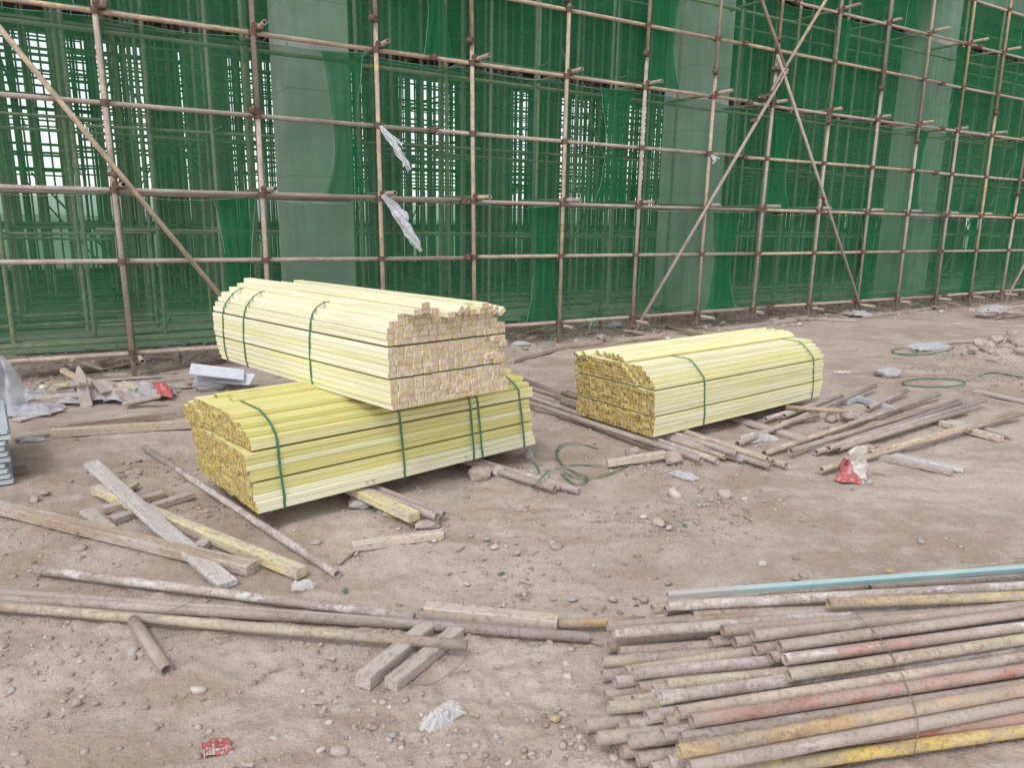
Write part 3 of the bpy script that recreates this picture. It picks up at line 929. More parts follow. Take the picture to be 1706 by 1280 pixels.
def timber(label, x0, y0, x1, y1, w, h, m, z0=None, z1=None, roll=0, name='timber', cat='timber', group=None, ext=0):
    z0 = h / 2 if z0 is None else z0
    z1 = h / 2 if z1 is None else z1
    a, b_ = grd(x0, y0, z0), grd(x1, y1, z1)
    if ext: b_ = b_ + (b_ - a).normalized() * ext
    if max(z0, z1) < .07: LAID.append((a.x, a.y, b_.x, b_.y, w * .42))
    L = (b_ - a).length
    c = min(.004, h * .2)
    prof = [(-w / 2 + c, -h / 2), (w / 2 - c, -h / 2), (w / 2, -h / 2 + c), (w / 2, h / 2 - c), (w / 2 - c, h / 2), (-w / 2 + c, h / 2), (-w / 2, h / 2 - c), (-w / 2, -h / 2 + c)]
    ns = max(2, int(L / .25))
    v, f = [], []
    bow = R.uniform(-1, 1) * .004 * L
    for i in range(ns + 1):
        u = i / ns
        dx = R.uniform(-.004, .004) if i in (0, ns) else 0
        for y, z in prof: v.append((u * L + dx + R.gauss(0, .0006), y + bow * math.sin(math.pi * u) + R.gauss(0, .0008), z + R.gauss(0, .0008)))
    for i in range(ns):
        for k in range(8): f.append((i * 8 + k, i * 8 + (k + 1) % 8, i * 8 + 8 + (k + 1) % 8, i * 8 + 8 + k))
    f = [q[::-1] for q in f] + [tuple(range(8)), tuple(range(len(v) - 1, len(v) - 9, -1))]
    f = [q[::-1] for q in f]
    o = link_mesh(name, v, f, WM[m])
    along(o, a, b_, roll)
    return tag(o, label, cat, group)

# left foreground
timber('mortar-splattered grey board slanting over the other loose timbers at left', 152, 772, 380, 975, .10, .03, 'mortar', .10, .03)
timber('yellow-green square timber lying under the grey mortar-splattered board', 160, 815, 503, 955, .07, .06, 'yellow', .045, .035)
timber('long brown timber running in from the left edge beneath the other boards', -60, 832, 420, 948, .085, .06, 'brown', .04, .04)
timber('short brown timber lying behind the yellow-green timber', 172, 850, 272, 824, .07, .045, 'brown')
timber('short grey timber lying alongside the short brown timber', 188, 868, 318, 825, .06, .045, 'grey')
timber('stub of pale board poking out above the long brown timber', 145, 852, 182, 884, .09, .025, 'grey', .03, .05)
timber('pointed pale offcut leaning under the upper end of the grey board', 182, 835, 226, 806, .06, .03, 'tan', .02, .04)
timber('dark block of timber propping the crossing boards', 330, 915, 352, 898, .07, .05, 'grey')
lay_pipe('pale mortar-coated pipe slanting down past the end of the lowest bundle', 240, 746, 562, 958, 'pale', .03, .024)
lay_pipe('uppermost of the long pipes in the left foreground, chalky and ending mid-way', 60, 950, 690, 1030, 'pale', .03, .045)
lay_pipe('longest foreground pipe at left, violet grey, reaching the pipe pile', -60, 984, 982, 1063, 'violet', .03, .03)
lay_pipe('dark thin pipe squeezed between the foreground pipes at left', -60, 996, 700, 1042, 'grey', .024, .03)
lay_pipe('lowest long foreground pipe at left with black scorch and pale coupling end', -60, 1006, 778, 1076, 'olive', .03, .06)
lay_pipe('short rusty pipe offcut with its open end towards the viewer', 222, 1034, 278, 1118, 'rust', .045, .026, .026)
timber('left one of two grey square battens under the foreground pipes', 604, 1137, 712, 1048, .075, .06, 'grey', .03, .02)
timber('right one of two grey square battens under the foreground pipes', 650, 1142, 762, 1052, .065, .05, 'grey', .025, .02)
timber('cracked tan timber lying behind the foreground pipes', 708, 1018, 930, 1042, .07, .07, 'tan', .04, .035)
lay_pipe('ochre pipe stub bridging the tan timber and the pipe pile', 915, 1041, 1075, 1036, 'orange', .03, .04)
timber('short pale offcut lying in front of the lowest bundle', 588, 912, 737, 890, .06, .045, 'pale')
timber('thin grey stick beside the short pale offcut', 563, 940, 592, 916, .022, .018, 'brown')
# left background
timber('brown squared beam lying farther back at left behind a pale twin', 88, 715, 330, 685, .09, .07, 'brown', ext=.4)
timber('pale squared beam lying at left in front of a brown twin', 86, 722, 330, 706, .08, .07, 'tan', ext=.5)
timber('reddish brown board end beside the steel sheets', 22, 730, 62, 724, .14, .03, 'brown', .02, .02, ext=.1)
timber('brown board under the end of the steel sheets', 10, 788, 46, 782, .16, .03, 'dark', .02, .02)
# heap of scrap boards
heap = [(40, 676, 138, 664, .10, .05, 'grey', .05, .06, 'long grey board at the bottom of the scrap heap'),
        (62, 664, 112, 660, .12, .03, 'pale', .08, .09, 'pale broken board lying at the left of the scrap heap'),
        (84, 650, 128, 648, .10, .035, 'tan', .14, .15, 'tan offcut on the left shoulder of the scrap heap'),
        (88, 643, 112, 641, .09, .03, 'yellow', .20, .20, 'yellowish offcut topmost at the left of the scrap heap'),
        (104, 617, 172, 652, .05, .05, 'tan', .30, .12, 'square stick slanting across the top of the scrap heap'),
        (140, 634, 165, 650, .10, .05, 'pale', .22, .12, 'pale split board behind the upright stake of the scrap heap'),
        (165, 634, 182, 653, .16, .03, 'grey', .22, .12, 'broad split board leaning right of the stake in the scrap heap'),
        (178, 640, 228, 648, .11, .05, 'grey', .14, .10, 'grey board on the right shoulder of the scrap heap'),
        (200, 640, 230, 648, .12, .04, 'pale', .17, .12, 'pinkish board behind the right shoulder of the scrap heap'),
        (196, 652, 226, 672, .07, .03, 'brown', .14, .04, 'brown stick leaning on the dirty sacks'),
        (205, 673, 268, 660, .07, .03, 'tan', .04, .10, 'tan stick lying across the red-ended sack'),
        (90, 660, 140, 657, .10, .03, 'mortar', .10, .11, 'bluish grey board in the middle of the scrap heap'),
        (118, 637, 140, 641, .10, .03, 'brown', .22, .22, 'dark offcut behind the stake of the scrap heap'),
        (120, 600, 168, 615, .07, .03, 'brown', .25, .12, 'brown stick propped under the scaffold ledger at left')]
for x0, y0, x1, y1, w, h, m, za, zb, lab in heap: timber(lab, x0, y0, x1, y1, w, h, m, za, zb, R.uniform(-.3, .3), 'scrap_board', 'board', 'scrap boards heaped at the left')
def stake():
    a = grd(144, 678, 0)
    v = [(-.055, 0, 0), (.055, 0, 0), (.055, .03, 0), (-.055, .03, 0), (-.05, 0, .30), (.05, 0, .30), (.05, .03, .30), (-.05, .03, .30), (-.012, .01, .40), (.012, .01, .40), (.012, .022, .40), (-.012, .022, .40)]
    f = [(3, 2, 1, 0), (8, 9, 10, 11)] + [(i + j, (i + 1) % 4 + j, (i + 1) % 4 + j + 4, i + j + 4) for j in (0, 4) for i in range(4)]
    o = link_mesh('stake', v, f, WM['grey'], loc=a); o.rotation_euler = (-.18, -.16, .2)
    tag(o, 'pointed wooden stake standing upright in the scrap heap', 'stake')
stake()
timber('bluish sheet strip lying in front of the scrap heap', 28, 700, 100, 682, .12, .02, 'mortar', .015, .02, name='scrap_board', cat='board')
timber('thin pale lath in front of the scrap heap', 100, 682, 142, 672, .03, .012, 'pale', name='scrap_board', cat='board')

# skids under the lowest bundle
timber('yellow timber skid poking out from under the lowest bundle', 556, 800, 690, 862, .085, .055, 'yellow', .082, .075)
def skid(label, x, y, m, ang, z0, z1, back, r=.0242, dz=0, group=None):
    e = grd(x, y, z0)
    d = Vector((math.cos(ang), math.sin(ang), 0))
    b_ = e + d * back; b_.z = z1
    return tag(pipe_obj('steel_pipe', e, b_, r, m), label, 'pipe', group)
def adir(x0, y0, x1, y1, z0, z1):
    a, c = grd(x0, y0, z0), grd(x1, y1, z1)
    return math.atan2(c.y - a.y, c.x - a.x)
ga = adir(727, 862, 612, 812, .06, .09)
skid('left pipe beside the yellow timber skid under the lowest bundle', 728, 862, 'grey', ga, .075, .092, 1.9)
skid('right pipe beside the yellow timber skid under the lowest bundle', 740, 858, 'violet', ga, .06, .092, 1.9)
gb = adir(923, 815, 800, 768, .04, .09)
skid('left pipe of the strap-tied trio under the right end of the lowest bundle', 924, 815, 'olive', gb, .05, .092, 2.0)
skid('middle pipe of the strap-tied trio under the right end of the lowest bundle', 935, 814, 'grey', gb + .01, .03, .092, 2.0)
skid('longest pipe of the strap-tied trio, its end crushed flat', 965, 819, 'pale', gb + .02, .035, .092, 2.2)

# pipes under the right bundle
under = [(1168, 766, 885, 672, 'grey', 'front pipe under the right bundle, long and grey', .05), (1195, 768, 900, 668, 'pale', 'whitish pipe second from the front under the right bundle', .035),
         (1208, 762, 880, 655, 'pink', 'pinkish pipe sunk behind the whitish one under the right bundle', .03), (1228, 757, 872, 643, 'violet', 'violet pipe highest in the row under the right bundle', .075),
         (1240, 768, 1000, 690, 'grey', 'dull pipe lying low beside the ochre one under the right bundle', .026), (1283, 778, 985, 680, 'olive', 'ochre pipe reaching farthest forward under the right bundle', .03),
         (1278, 766, 990, 672, 'tan', 'tan pipe resting above the ochre one under the right bundle', .07), (1287, 770, 1000, 672, 'rust', 'rusty pipe close behind the tan one under the right bundle', .04),
         (1310, 776, 1120, 712, 'pink', 'rearmost pinkish pipe of the row under the right bundle', .03), (1188, 736, 1120, 712, 'pale', 'short pale pipe end close under the right bundle', .08)]
for i, (x0, y0, x1, y1, m, lab, z) in enumerate(under):
    lay_pipe(lab, x0, y0, x1, y1, m, z, .075 if i < 8 else z, ext=1.2 if i < 4 else .5)
timber('dark board lying among the pipes behind the lowest bundle', 870, 633, 945, 662, .10, .03, 'dark', .03, .03)
timber('pale board lying behind the right end of the lowest bundle', 862, 672, 893, 673, .12, .05, 'pale', name='timber')
timber('pale timber with a reddish end lying before the right bundle', 1012, 772, 1108, 757, .06, .05, 'pale', .05, .06)
# fan of pipes on the right
fan = [(1273, 756, 1565, 657, 'pink', 'top rusty pink pipe of the fan on the right'), (1317, 752, 1597, 668, 'rust', 'second rusty pipe of the fan on the right'),
       (1359, 754, 1600, 672, 'violet', 'violet pipe with crumpled front end in the fan on the right'), (1380, 748, 1641, 667, 'violet', 'violet pipe with a coupling on its far end in the fan on the right'),
       (1397, 748, 1615, 682, 'olive', 'pale yellow-tipped pipe in the fan on the right'), (1450, 756, 1692, 688, 'tan', 'tan pipe upper of the two longest in the fan on the right'),
       (1368, 783, 1702, 690, 'pink', 'lowest pink pipe of the fan, running behind the red and white bag'), (1228, 740, 1458, 643, 'grey', 'dull grey pipe crossing in front of the right bundle'),
       (1275, 699, 1390, 664, 'pale', 'pale open-ended pipe nearest the right bundle'), (1306, 693, 1402, 660, 'pale', 'whitish open-ended pipe right of the pale one at the right bundle'),
       (1310, 679, 1413, 686, 'orange', 'short orange rusty pipe lying across the others'), (1446, 680, 1511, 651, 'grey', 'short grey pipe leaning on the blue-grey frame'),
       (1300, 706, 1362, 692, 'rust', 'rusty stub lying under the whitish open-ended pipe')]
for i, (x0, y0, x1, y1, m, lab) in enumerate(fan):
    z = .045 + (.02 if i % 2 else 0) if i < 7 else (.055 if i != 10 else .10)
    lay_pipe(lab, x0, y0, x1, y1, m, z, z + .015)
timber('long grey board under the dull grey crossing pipe', 1205, 692, 1345, 734, .12, .03, 'grey')
timber('brown board ending between the fan pipes', 1345, 722, 1460, 748, .10, .03, 'brown')
timber('grey timber before the fan of pipes, running out past the bag', 1440, 756, 1585, 787, .09, .04, 'grey')
timber('broken grey board doubled beside the timber before the fan', 1480, 757, 1606, 784, .10, .03, 'mortar', .012, .012)
timber('pale timber sticking out under the right tips of the fan', 1568, 705, 1668, 732, .08, .05, 'pale')
timber('pinkish short board under the right tips of the fan', 1610, 704, 1690, 731, .08, .03, 'grey', .012, .012)
timber('flat whitish board beneath the two longest fan pipes', 1540, 698, 1610, 708, .20, .02, 'mortar', .012, .012)
def frame_u():
    b = MB()
    p = [grd(1408, 670, .03), grd(1426, 663, .03), grd(1494, 684, .03)]
    b.bar(p[0], p[1], .09, .05); b.bar(p[1], p[2], .05, .05)
    tag(b.build('angle_iron', STEEL, origin=p[1]), 'blue-grey bent angle iron lying on the dirt behind the fan', 'angle iron')
frame_u()
timber('round brown log lying on the dirt far right', 1558, 608, 1612, 613, .06, .05, 'brown', name='log', cat='log')
timber('long weathered plank at the right edge behind the fan', 1625, 652, 1720, 672, .10, .03, 'grey')
timber('pale lath pointing to the dirt mound on the right', 1522, 575, 1640, 566, .06, .03, 'tan')
timber('yellow lath lying beside the white film on the right', 1515, 576, 1565, 570, .04, .02, 'yellow')
# along the foot of the scaffold
foot = [(850, 602, 935, 578, 'brown', 'brown sill board left of the yellowish scaffold pole'), (938, 578, 1000, 570, 'brown', 'brown sill board right of the yellowish scaffold pole'),
        (1026, 568, 1098, 560, 'tan', 'tan plank behind the right bundle by the brace foot'), (1205, 549, 1345, 530, 'grey', 'long grey lath along the scaffold foot'),
        (1345, 530, 1425, 534, 'grey', 'thin grey lath beside the torn sack'), (1440, 528, 1550, 514, 'brown', 'brown lath right of the torn sack'),
        (1112, 545, 1190, 566, 'dark', 'dark board lying behind the right bundle'), (232, 642, 345, 628, 'brown', 'brown board at the foot of the left scaffold pole'),
        (40, 628, 225, 606, 'dark', 'dark board under the left end of the netting'), (240, 626, 372, 600, 'dark', 'dark board right of the left scaffold pole'),
        (310, 641, 335, 637, 'brown', 'short reddish offcut beside the white foam sheets')]
for x0, y0, x1, y1, m, lab in foot: timber(lab, x0, y0, x1, y1, .10, .05, m, name='sill_board', cat='board')
for x0, y0, x1, y1, lab in [(170, 628, 420, 612, 'bluish plywood sheet lying under the left scaffold bay'), (250, 645, 470, 620, 'grey plywood sheet lying before the left scaffold pole')]:
    timber(lab, x0, y0, x1, y1, .5, .015, 'grey', .012, .012, name='plywood_sheet', cat='plywood')

# ---------------------------------------------------------------- PILE OF OLD PIPES, lower right
CX = lambda x: 980 + x / 2.35
CY = lambda y: 900 + y / 2.35
U = [ # x, y start; x, y second; height; paint; label
    (310, 262, 1706, 184, .165, 'pale', 'whitish pipe lying under the turquoise square tube'),
    (1100, 192, 1706, 152, .11, 'grey', 'grey pipe tucked behind the turquoise square tube'),
    (940, 250, 1706, 222, .215, 'yellow', 'topmost pipe of the pile, mortar-smeared then yellow'),
    (410, 300, 1706, 258, .12, 'olive', 'brown-olive pipe running under the topmost yellow pipe'),
    (645, 378, 1706, 262, .19, 'rust', 'rusty pipe just below the topmost yellow pipe'),
    (745, 427, 1706, 294, .19, 'rust', 'dull rusty pipe above the red-and-white banded one'),
    (770, 470, 1706, 343, .185, 'redwhite', 'pipe with bright white and pink paint bands in the pile'),
    (780, 540, 1706, 398, .18, 'olive', 'olive grey pipe just below the white and pink banded one'),
    (290, 638, 1706, 440, .14, 'pale', 'chalky pipe above the faded pink one in the pile'),
    (345, 688, 1706, 472, .15, 'pink', 'faded pink pipe with red traces in the pile'),
    (405, 728, 1706, 526, .155, 'red', 'red painted pipe with white mortar streaks near its end'),
    (355, 835, 1706, 590, .16, 'orange', 'ochre yellow pipe sticking out at the front of the pile'),
    (395, 890, 1706, 642, .125, 'grey', 'grey pipe beneath the ochre one at the front of the pile'),
    (620, 830, 1706, 692, .075, 'red', 'dusty red pipe low at the front of the pile'),
    (600, 905, 1706, 745, .04, 'yellow', 'yellow pipe lowest at the front edge of the pile'),
    (75, 340, 500, 313, .13, 'rust', 'thick rusty pipe touching the ochre stub at the rear left'),
    (525, 365, 1060, 322, .16, 'rust', 'rusty pipe end just left of the topmost rusty pipes'),
    (100, 388, 520, 355, .125, 'pale', 'white mortar-crusted pipe at the left of the pile'),
    (125, 432, 480, 405, .08, 'grey', 'grey pipe beneath the white mortar-crusted one'),
    (60, 482, 600, 440, .07, 'olive', 'yellowish pipe reaching farthest left at mid height'),
    (170, 515, 700, 468, .115, 'violet', 'violet grey pipe with pale flakes at mid height'),
    (305, 572, 780, 522, .135, 'olive', 'pipe with yellow rust stains above the chalky one'),
    (85, 668, 285, 650, .09, 'olive', 'pale yellow pipe end at the left of the pile'),
    (165, 775, 350, 755, .10, 'grey', 'grey-brown pipe end below the pale bluish stub'),
    (35, 782, 150, 770, .055, 'rust', 'rusty stub reaching farthest left near the front'),
    (350, 772, 1706, 560, .12, 'grey', 'speckled grey pipe between the red and ochre ones'),
    (160, 722, 240, 712, .075, 'pale', 'pale bluish stub at the left of the pile'),
    (255, 592, 300, 587, .10, 'pale', 'white-rimmed stub beside the yellow-stained pipe'),
]
LOW = [(255, 277, .10, 'olive'), (297, 277, .105, 'rust'), (500, 325, .10, 'grey'), (80, 415, .05, 'rust'), (485, 405, .11, 'rust'), (580, 412, .12, 'grey'), (655, 430, .15, 'rust'), (710, 472, .14, 'rust'),
       (145, 507, .10, 'olive'), (60, 538, .035, 'grey'), (105, 550, .06, 'olive'), (105, 592, .04, 'violet'), (195, 570, .09, 'rust'), (65, 612, .027, 'grey'), (95, 630, .035, 'olive'), (165, 614, .06, 'pink'),
       (225, 703, .09, 'grey'), (290, 705, .115, 'olive'), (0, 745, .027, 'grey'), (120, 740, .04, 'olive'), (295, 792, .10, 'grey'), (140, 837, .04, 'rust'), (200, 842, .055, 'grey'), (300, 847, .075, 'grey'), (340, 885, .06, 'rust'), (240, 890, .027, 'grey')]
pd0 = spot(CX(355), CY(835), .16); pd1 = spot(CX(1706), CY(590), .16)
pdir = (pd1 - pd0).normalized()
plat = Vector((-pdir.y, pdir.x, 0))
rows = []
for x0, y0, x1, y1, z, m, lab in U:
    a, c = spot(CX(x0), CY(y0), z), spot(CX(x1), CY(y1), z)
    rows.append([a, (c - a).normalized(), m, lab, 1.0])
for x0, y0, z, m in LOW:
    rows.append([spot(CX(x0), CY(y0), z), (pdir + plat * R.gauss(0, .012)).normalized(), m, None, .25])
rr = .0243
for it in range(60):      # settle: neighbouring pipes must not run through each other
    for i in range(len(rows)):
        for j in range(i):
            a, c = rows[i], rows[j]
            for d0 in (0.05, .7):
                t = (a[0] + a[1] * d0 - c[0]).dot(c[1])
                if t < 0: continue
                q = c[0] + c[1] * t
                dv = (a[0] + a[1] * d0) - q
                L = dv.length
                if 1e-6 < L < 2 * rr:
                    push = dv / L * (2 * rr - L) * .5
                    wa, wc = 1.25 - a[4], 1.25 - c[4]
                    a[0] += push * (wa / (wa + wc)) * .6
                    c[0] -= push * (wc / (wa + wc)) * .6
        rows[i][0].z = max(rows[i][0].z, rr + .004)
for i, (a, d, m, lab, wt) in enumerate(rows):
    L = R.uniform(2.6, 3.4)
    o = pipe_obj('steel_pipe', a, a + d * L, rr, m)
    tag(o, lab or 'dull stub of an old pipe in the lower layers of the big pipe pile', 'pipe', 'old pipes in the big pile' if lab else 'dull pipes in the lower layers of the big pile')
def sq_tube():
    a, c = spot(CX(310), CY(218), .205), spot(CX(1706), CY(112), .205)
    c = a + (c - a).normalized() * 3.2
    L = (c - a).length; h = .0135; t = .0025
    v, f = [], []
    for x in (0, L):
        for s_ in (h, h - t):
            for y, z in ((-1, -1), (1, -1), (1, 1), (-1, 1)): v.append((x, y * s_, z * s_))
    for k in range(4):
        n = (k + 1) % 4
        f += [(k, n, 8 + n, 8 + k), (4 + k, 12 + k, 12 + n, 4 + n), (k, 4 + k, 4 + n, n), (8 + k, 8 + n, 12 + n, 12 + k)]
    kk = NT('turquoise_paint_under_dust', .6, .4)
    vv = kk.coord()
    sx = kk.n('ShaderNodeSeparateXYZ'); tc = kk.n('ShaderNodeTexCoord'); kk.l(tc.outputs['Object'], sx.inputs[0])
    nn = kk.noise(kk.scale(vv, (4, 14, 14)), 1, 5)
    f_ = kk.step(kk.math('ADD', kk.math('MULTIPLY', sx.outputs[0], 1.2), kk.math('MULTIPLY', nn, .9)), .75, 1.05)
    cc = kk.mix(f_, (.35, .33, .315), (.28, .40, .405))
    cc = kk.mix(kk.math('MULTIPLY', kk.step(nn, .52, .72), .5), cc, (.46, .50, .49))
    o = link_mesh('square_tube', v, f, kk.col(cc))
    along(o, a, c, .25)
    tag(o, 'turquoise square tube lying along the rear top of the pipe pile', 'square tube')
sq_tube()

def wire(name, label, pts, r, m=WIRE, cat='wire', n=8, sides=5, flat=1):
    b = MB(); q = catmull(pts, n); b.tube(q, r, sides, flat=flat)
    return tag(b.build(name, m, None, True, origin=q[len(q) // 2]), label, cat)
wire('tie_wire', 'thin rusty wire bound round the big pipe pile', [spot(CX(1030), CY(278), .235), spot(CX(1060), CY(300), .235), spot(CX(1150), CY(395), .225), spot(CX(1212), CY(495), .215), spot(CX(1245), CY(570), .195), spot(CX(1280), CY(660), .19), spot(CX(1292), CY(745), .155), spot(CX(1275), CY(835), .075)], .0022)
wire('tie_wire', 'thin dark wire stretched across the foreground pipes at left', [grd(238, 1030, .06), grd(300, 1012, .075), grd(338, 990, .065), grd(352, 985, .06)], .002)
wire('tie_wire', 'curl of rusty wire lying right of the two grey battens', [grd(680, 1142, .02), grd(725, 1138, .01), grd(765, 1110, .03), grd(783, 1085, .04)], .002)
wire('tie_wire', 'bent twig of wire beside the long brown timber', [grd(124, 898, .02), grd(132, 886, .03), grd(145, 889, .02)], .004)

# ---------------------------------------------------------------- straps, hoops, rags
def gp(*xy, z=.012): return [grd(x, y, z) for x, y in xy]
wire('packing_strap', 'loop of cast-off green strap lying between the bundles', gp((996, 748), (975, 741), (950, 738), (932, 744), (926, 757), (932, 768), (941, 775), (970, 775), (1003, 775), z=.02), .0085, STRAP, 'strap', 8, 6, .15)
wire('packing_strap', 'second curl of green strap in front of the loop between the bundles', gp((925, 780), (945, 781), (960, 788), (978, 796), (972, 804), (955, 805), (935, 790), z=.02), .0085, STRAP, 'strap', 8, 6, .15)
wire('packing_strap', 'long arc of green strap reaching to the reddish-ended timber', gp((938, 786), (960, 795), (995, 794), (1025, 785), (1050, 774), z=.02), .008, STRAP, 'strap', 8, 6, .15)
wire('packing_strap', 'thin dark strap end beside the strap-tied pipe trio', gp((872, 764), (888, 770), (896, 780), (897, 787), z=.03), .007, STRAP, 'strap', 8, 6, .15)
wire('packing_strap', 'green strap knotted round the pipe trio under the lowest bundle', [grd(886, 812, .02), grd(893, 806, .085), grd(903, 796, .10), grd(910, 788, .085), grd(914, 784, .03)], .007, STRAP, 'strap', 6, 6, .3)
def hoop(label, cx, cy, rx, ry, r=.008, z=.02):
    pts = [grd(cx + rx * math.cos(a), cy + ry * math.sin(a), z + .01 * math.sin(3 * a)) for a in np.linspace(0, 2 * math.pi, 28)[:-1]]
    b = MB(); b.tube(pts, r, 6, closed=True)
    tag(b.build('hose_hoop', STRAP, None, True, origin=sum(pts, Vector()) / len(pts)), label, 'hose')
hoop('closed green hose hoop lying on the dirt behind the fan', 1556, 638, 53, 7)
hoop('small green hose hoop beside the white film on the right', 1508, 585, 22, 5)
wire('hose', 'green hose arc coming in from the right edge', gp((1632, 626), (1650, 621), (1675, 624), (1720, 632)), .010, STRAP, 'hose')
wire('hose', 'green hose edge running along the white film', gp((1490, 588), (1515, 592), (1560, 588), (1590, 580)), .009, STRAP, 'hose')
wire('packing_strap', 'pale springy strap arching up beside the yellowish scaffold pole', [grd(903, 588, .02), grd(912, 573, .10), grd(922, 558, .14), grd(935, 545, .18)], .007, ROPE, 'strap', 6, 5, .3)
wire('packing_strap', 'pale strap hanging off the putlog and curving to the right', [S(6.35, -.12, .36), S(6.4, -.3, .30), S(6.75, -.4, .22), S(7.0, -.45, .10), S(7.1, -.5, .02)], .008, ROPE, 'strap', 6, 5, .3)
wire('packing_strap', 'short pale strap end sticking up from the putlog', [S(6.25, -.25, .05), S(6.3, -.3, .22), S(6.42, -.25, .40)], .008, ROPE, 'strap', 6, 5, .3)

def cloth(name, label, cat, at, lx, ly, hgt, rz, m, seed, nx=22, ny=18, sharp=5.0, group=None):
    V, F = [], []
    for j in range(ny + 1):
        for i in range(nx + 1):
            u, v = i / nx * 2 - 1, j / ny * 2 - 1
            wob = 1 + .28 * float(fbm(math.atan2(v, u) * 1.3 + 9, seed * 3.3, 4, 2))
            x, y = u * lx / 2 * wob, v * ly / 2 * wob
            ed = max(0.0, 1 - max(abs(u), abs(v)) ** 3)
            rdg = 1 - abs(float(fbm(u * sharp * .35 + seed, v * sharp * .35, seed, 3))) * 1.6
            z = hgt * (.25 + .75 * rdg) * (.35 + .65 * ed) 
            x += .10 * lx * float(fbm(u * 2 + 5, v * 2 + seed, seed + 5, 2)); y += .10 * ly * float(fbm(u * 2 + 1, v * 2 + seed, seed + 8, 2))
            V.append((x, y, max(.004, z)))
    for j in range(ny):
        for i in range(nx):
            k = j * (nx + 1) + i
            F.append((k, k + 1, k + nx + 2, k + nx + 1))
    o = link_mesh(name, V, F, m, None, False, loc=at)
    o.rotation_euler = (0, 0, rz)
    return tag(o, label, cat, group)
def lump(name, label, cat, at, sx, sy, sz, rz, m, seed, rough=.25, group=None, smooth=False, sub=3):
    bm = bmesh.new()
    bmesh.ops.create_icosphere(bm, subdivisions=sub, radius=1)
    for v in bm.verts:
        c = v.co
        k = 1 + rough * float(fbm(c.x * 1.7 + seed, c.y * 1.7 + c.z * 2.3, seed, 3))
        p = Vector((math.copysign(abs(c.x) ** .75, c.x), math.copysign(abs(c.y) ** .75, c.y), c.z)) * k
        v.co = (p.x * sx / 2, p.y * sy / 2, (p.z + .72) * sz * .58)
    me = bpy.data.meshes.new(name); bm.to_mesh(me); bm.free()
    me.materials.append(m)
    if smooth: me.polygons.foreach_set('use_smooth', [True] * len(me.polygons))
    o = link_data(name, me, None, at); o.rotation_euler = (0, 0, rz)
    return tag(o, label, cat, group)

lump('sack', 'dirty white woven sack lying on the pole pile at far right', 'sack', grd(1650, 528), .85, .42, .26, .5, SACK, 3)
for i in range(9):
    lay_pipe('thin grey stick in the tangled pile behind the white sack', 1640 + R.uniform(-30, 40), 530 - i * 2.2, 1720 + R.uniform(-10, 60), 524 - i * 3 + R.uniform(-8, 12), R.choice(['grey', 'pale', 'rust']), .05 + .02 * i, .05 + .022 * i, .018, 'thin sticks heaped behind the white sack', name='thin_pole')
cloth('sack', 'torn white sack lying at the foot of the scaffold brace', 'sack', grd(1428, 527), .55, .45, .14, .4, SACK, 6)
cloth('sack', 'crumpled dirty sack under the scrap boards', 'sack', grd(182, 668), .75, .42, .16, .2, SACK, 8)
cloth('sack', 'white sack piece just left of the red-ended sack', 'sack', grd(238, 662), .6, .4, .18, .3, SACK, 9)
cloth('sack', 'red end of a sack at the right of the scrap heap', 'sack', grd(267, 662), .20, .40, .17, .9, REDSACK, 10)
cloth('plastic_film', 'white film bundle lying left of the scrap heap', 'plastic film', grd(50, 690), .45, .35, .10, .2, FILM, 12)
cloth('plastic_film', 'whitish film scraps above the steel sheets', 'plastic film', grd(40, 668), .45, .3, .12, .9, FILM, 14)
cloth('plastic_film', 'small white scrap beside the reddish board end', 'plastic film', grd(55, 735), .17, .09, .03, .3, FILM, 15, 8, 8)
cloth('plastic_film', 'white film lying between green hoses on the right', 'plastic film', grd(1550, 583), .75, .22, .12, .4, FILM, 16)
cloth('plastic_film', 'white film scrap by the left of the yellowish scaffold pole', 'plastic film', grd(868, 575), .28, .2, .07, .2, FILM, 17, 12, 10)
cloth('plastic_film', 'white scrap under the scaffold right of the yellowish pole', 'plastic film', grd(1000, 562), .2, .12, .06, .9, FILM, 18, 10, 8)
cloth('plastic_film', 'white litter beneath the second scaffold bay behind the right bundle', 'plastic film', grd(1025, 546), .3, .2, .14, .9, FILM, 28, 10, 8)
cloth('plastic_film', 'bluish white litter by the lath at the scaffold foot', 'plastic film', grd(1288, 537), .3, .14, .08, .4, FILM, 29, 10, 8)
cloth('plastic_bag', 'clear crumpled plastic bag lying in the bottom foreground', 'plastic bag', grd(735, 1206), 0.18, .075, .065, .75, CLEAR, 19, 34, 22, 11)
cloth('plastic_bag', 'clear plastic bag by the end of the yellow-green timber', 'plastic bag', grd(503, 980), .12, .09, .04, .4, CLEAR, 20, 18, 14, 8)
cloth('plastic_film', 'torn white paper scrap in front of the pipes under the right bundle', 'paper', grd(1137, 796), .20, .10, .05, 2.4, FILM, 22, 12, 10)
cloth('plastic_film', 'whitish crushed film beneath the dull grey crossing pipe', 'plastic film', grd(1262, 735), .30, .16, .08, .4, CLEAR, 23, 14, 12)
cloth('plastic_film', 'small clear film scrap right of the right bundle', 'plastic film', grd(1403, 622), .2, .1, .04, .2, CLEAR, 24, 10, 8)
cloth('plastic_film', 'pale chip bag lying in the dirt near the white sack', 'plastic film', grd(1597, 541), .18, .1, .04, .2, FILM, 25, 10, 8)
lump('foil_bag', 'crumpled silvery bag lying behind the fan of pipes', 'bag', grd(1478, 627), .30, .20, .12, -.3, SACK, 31, .4)
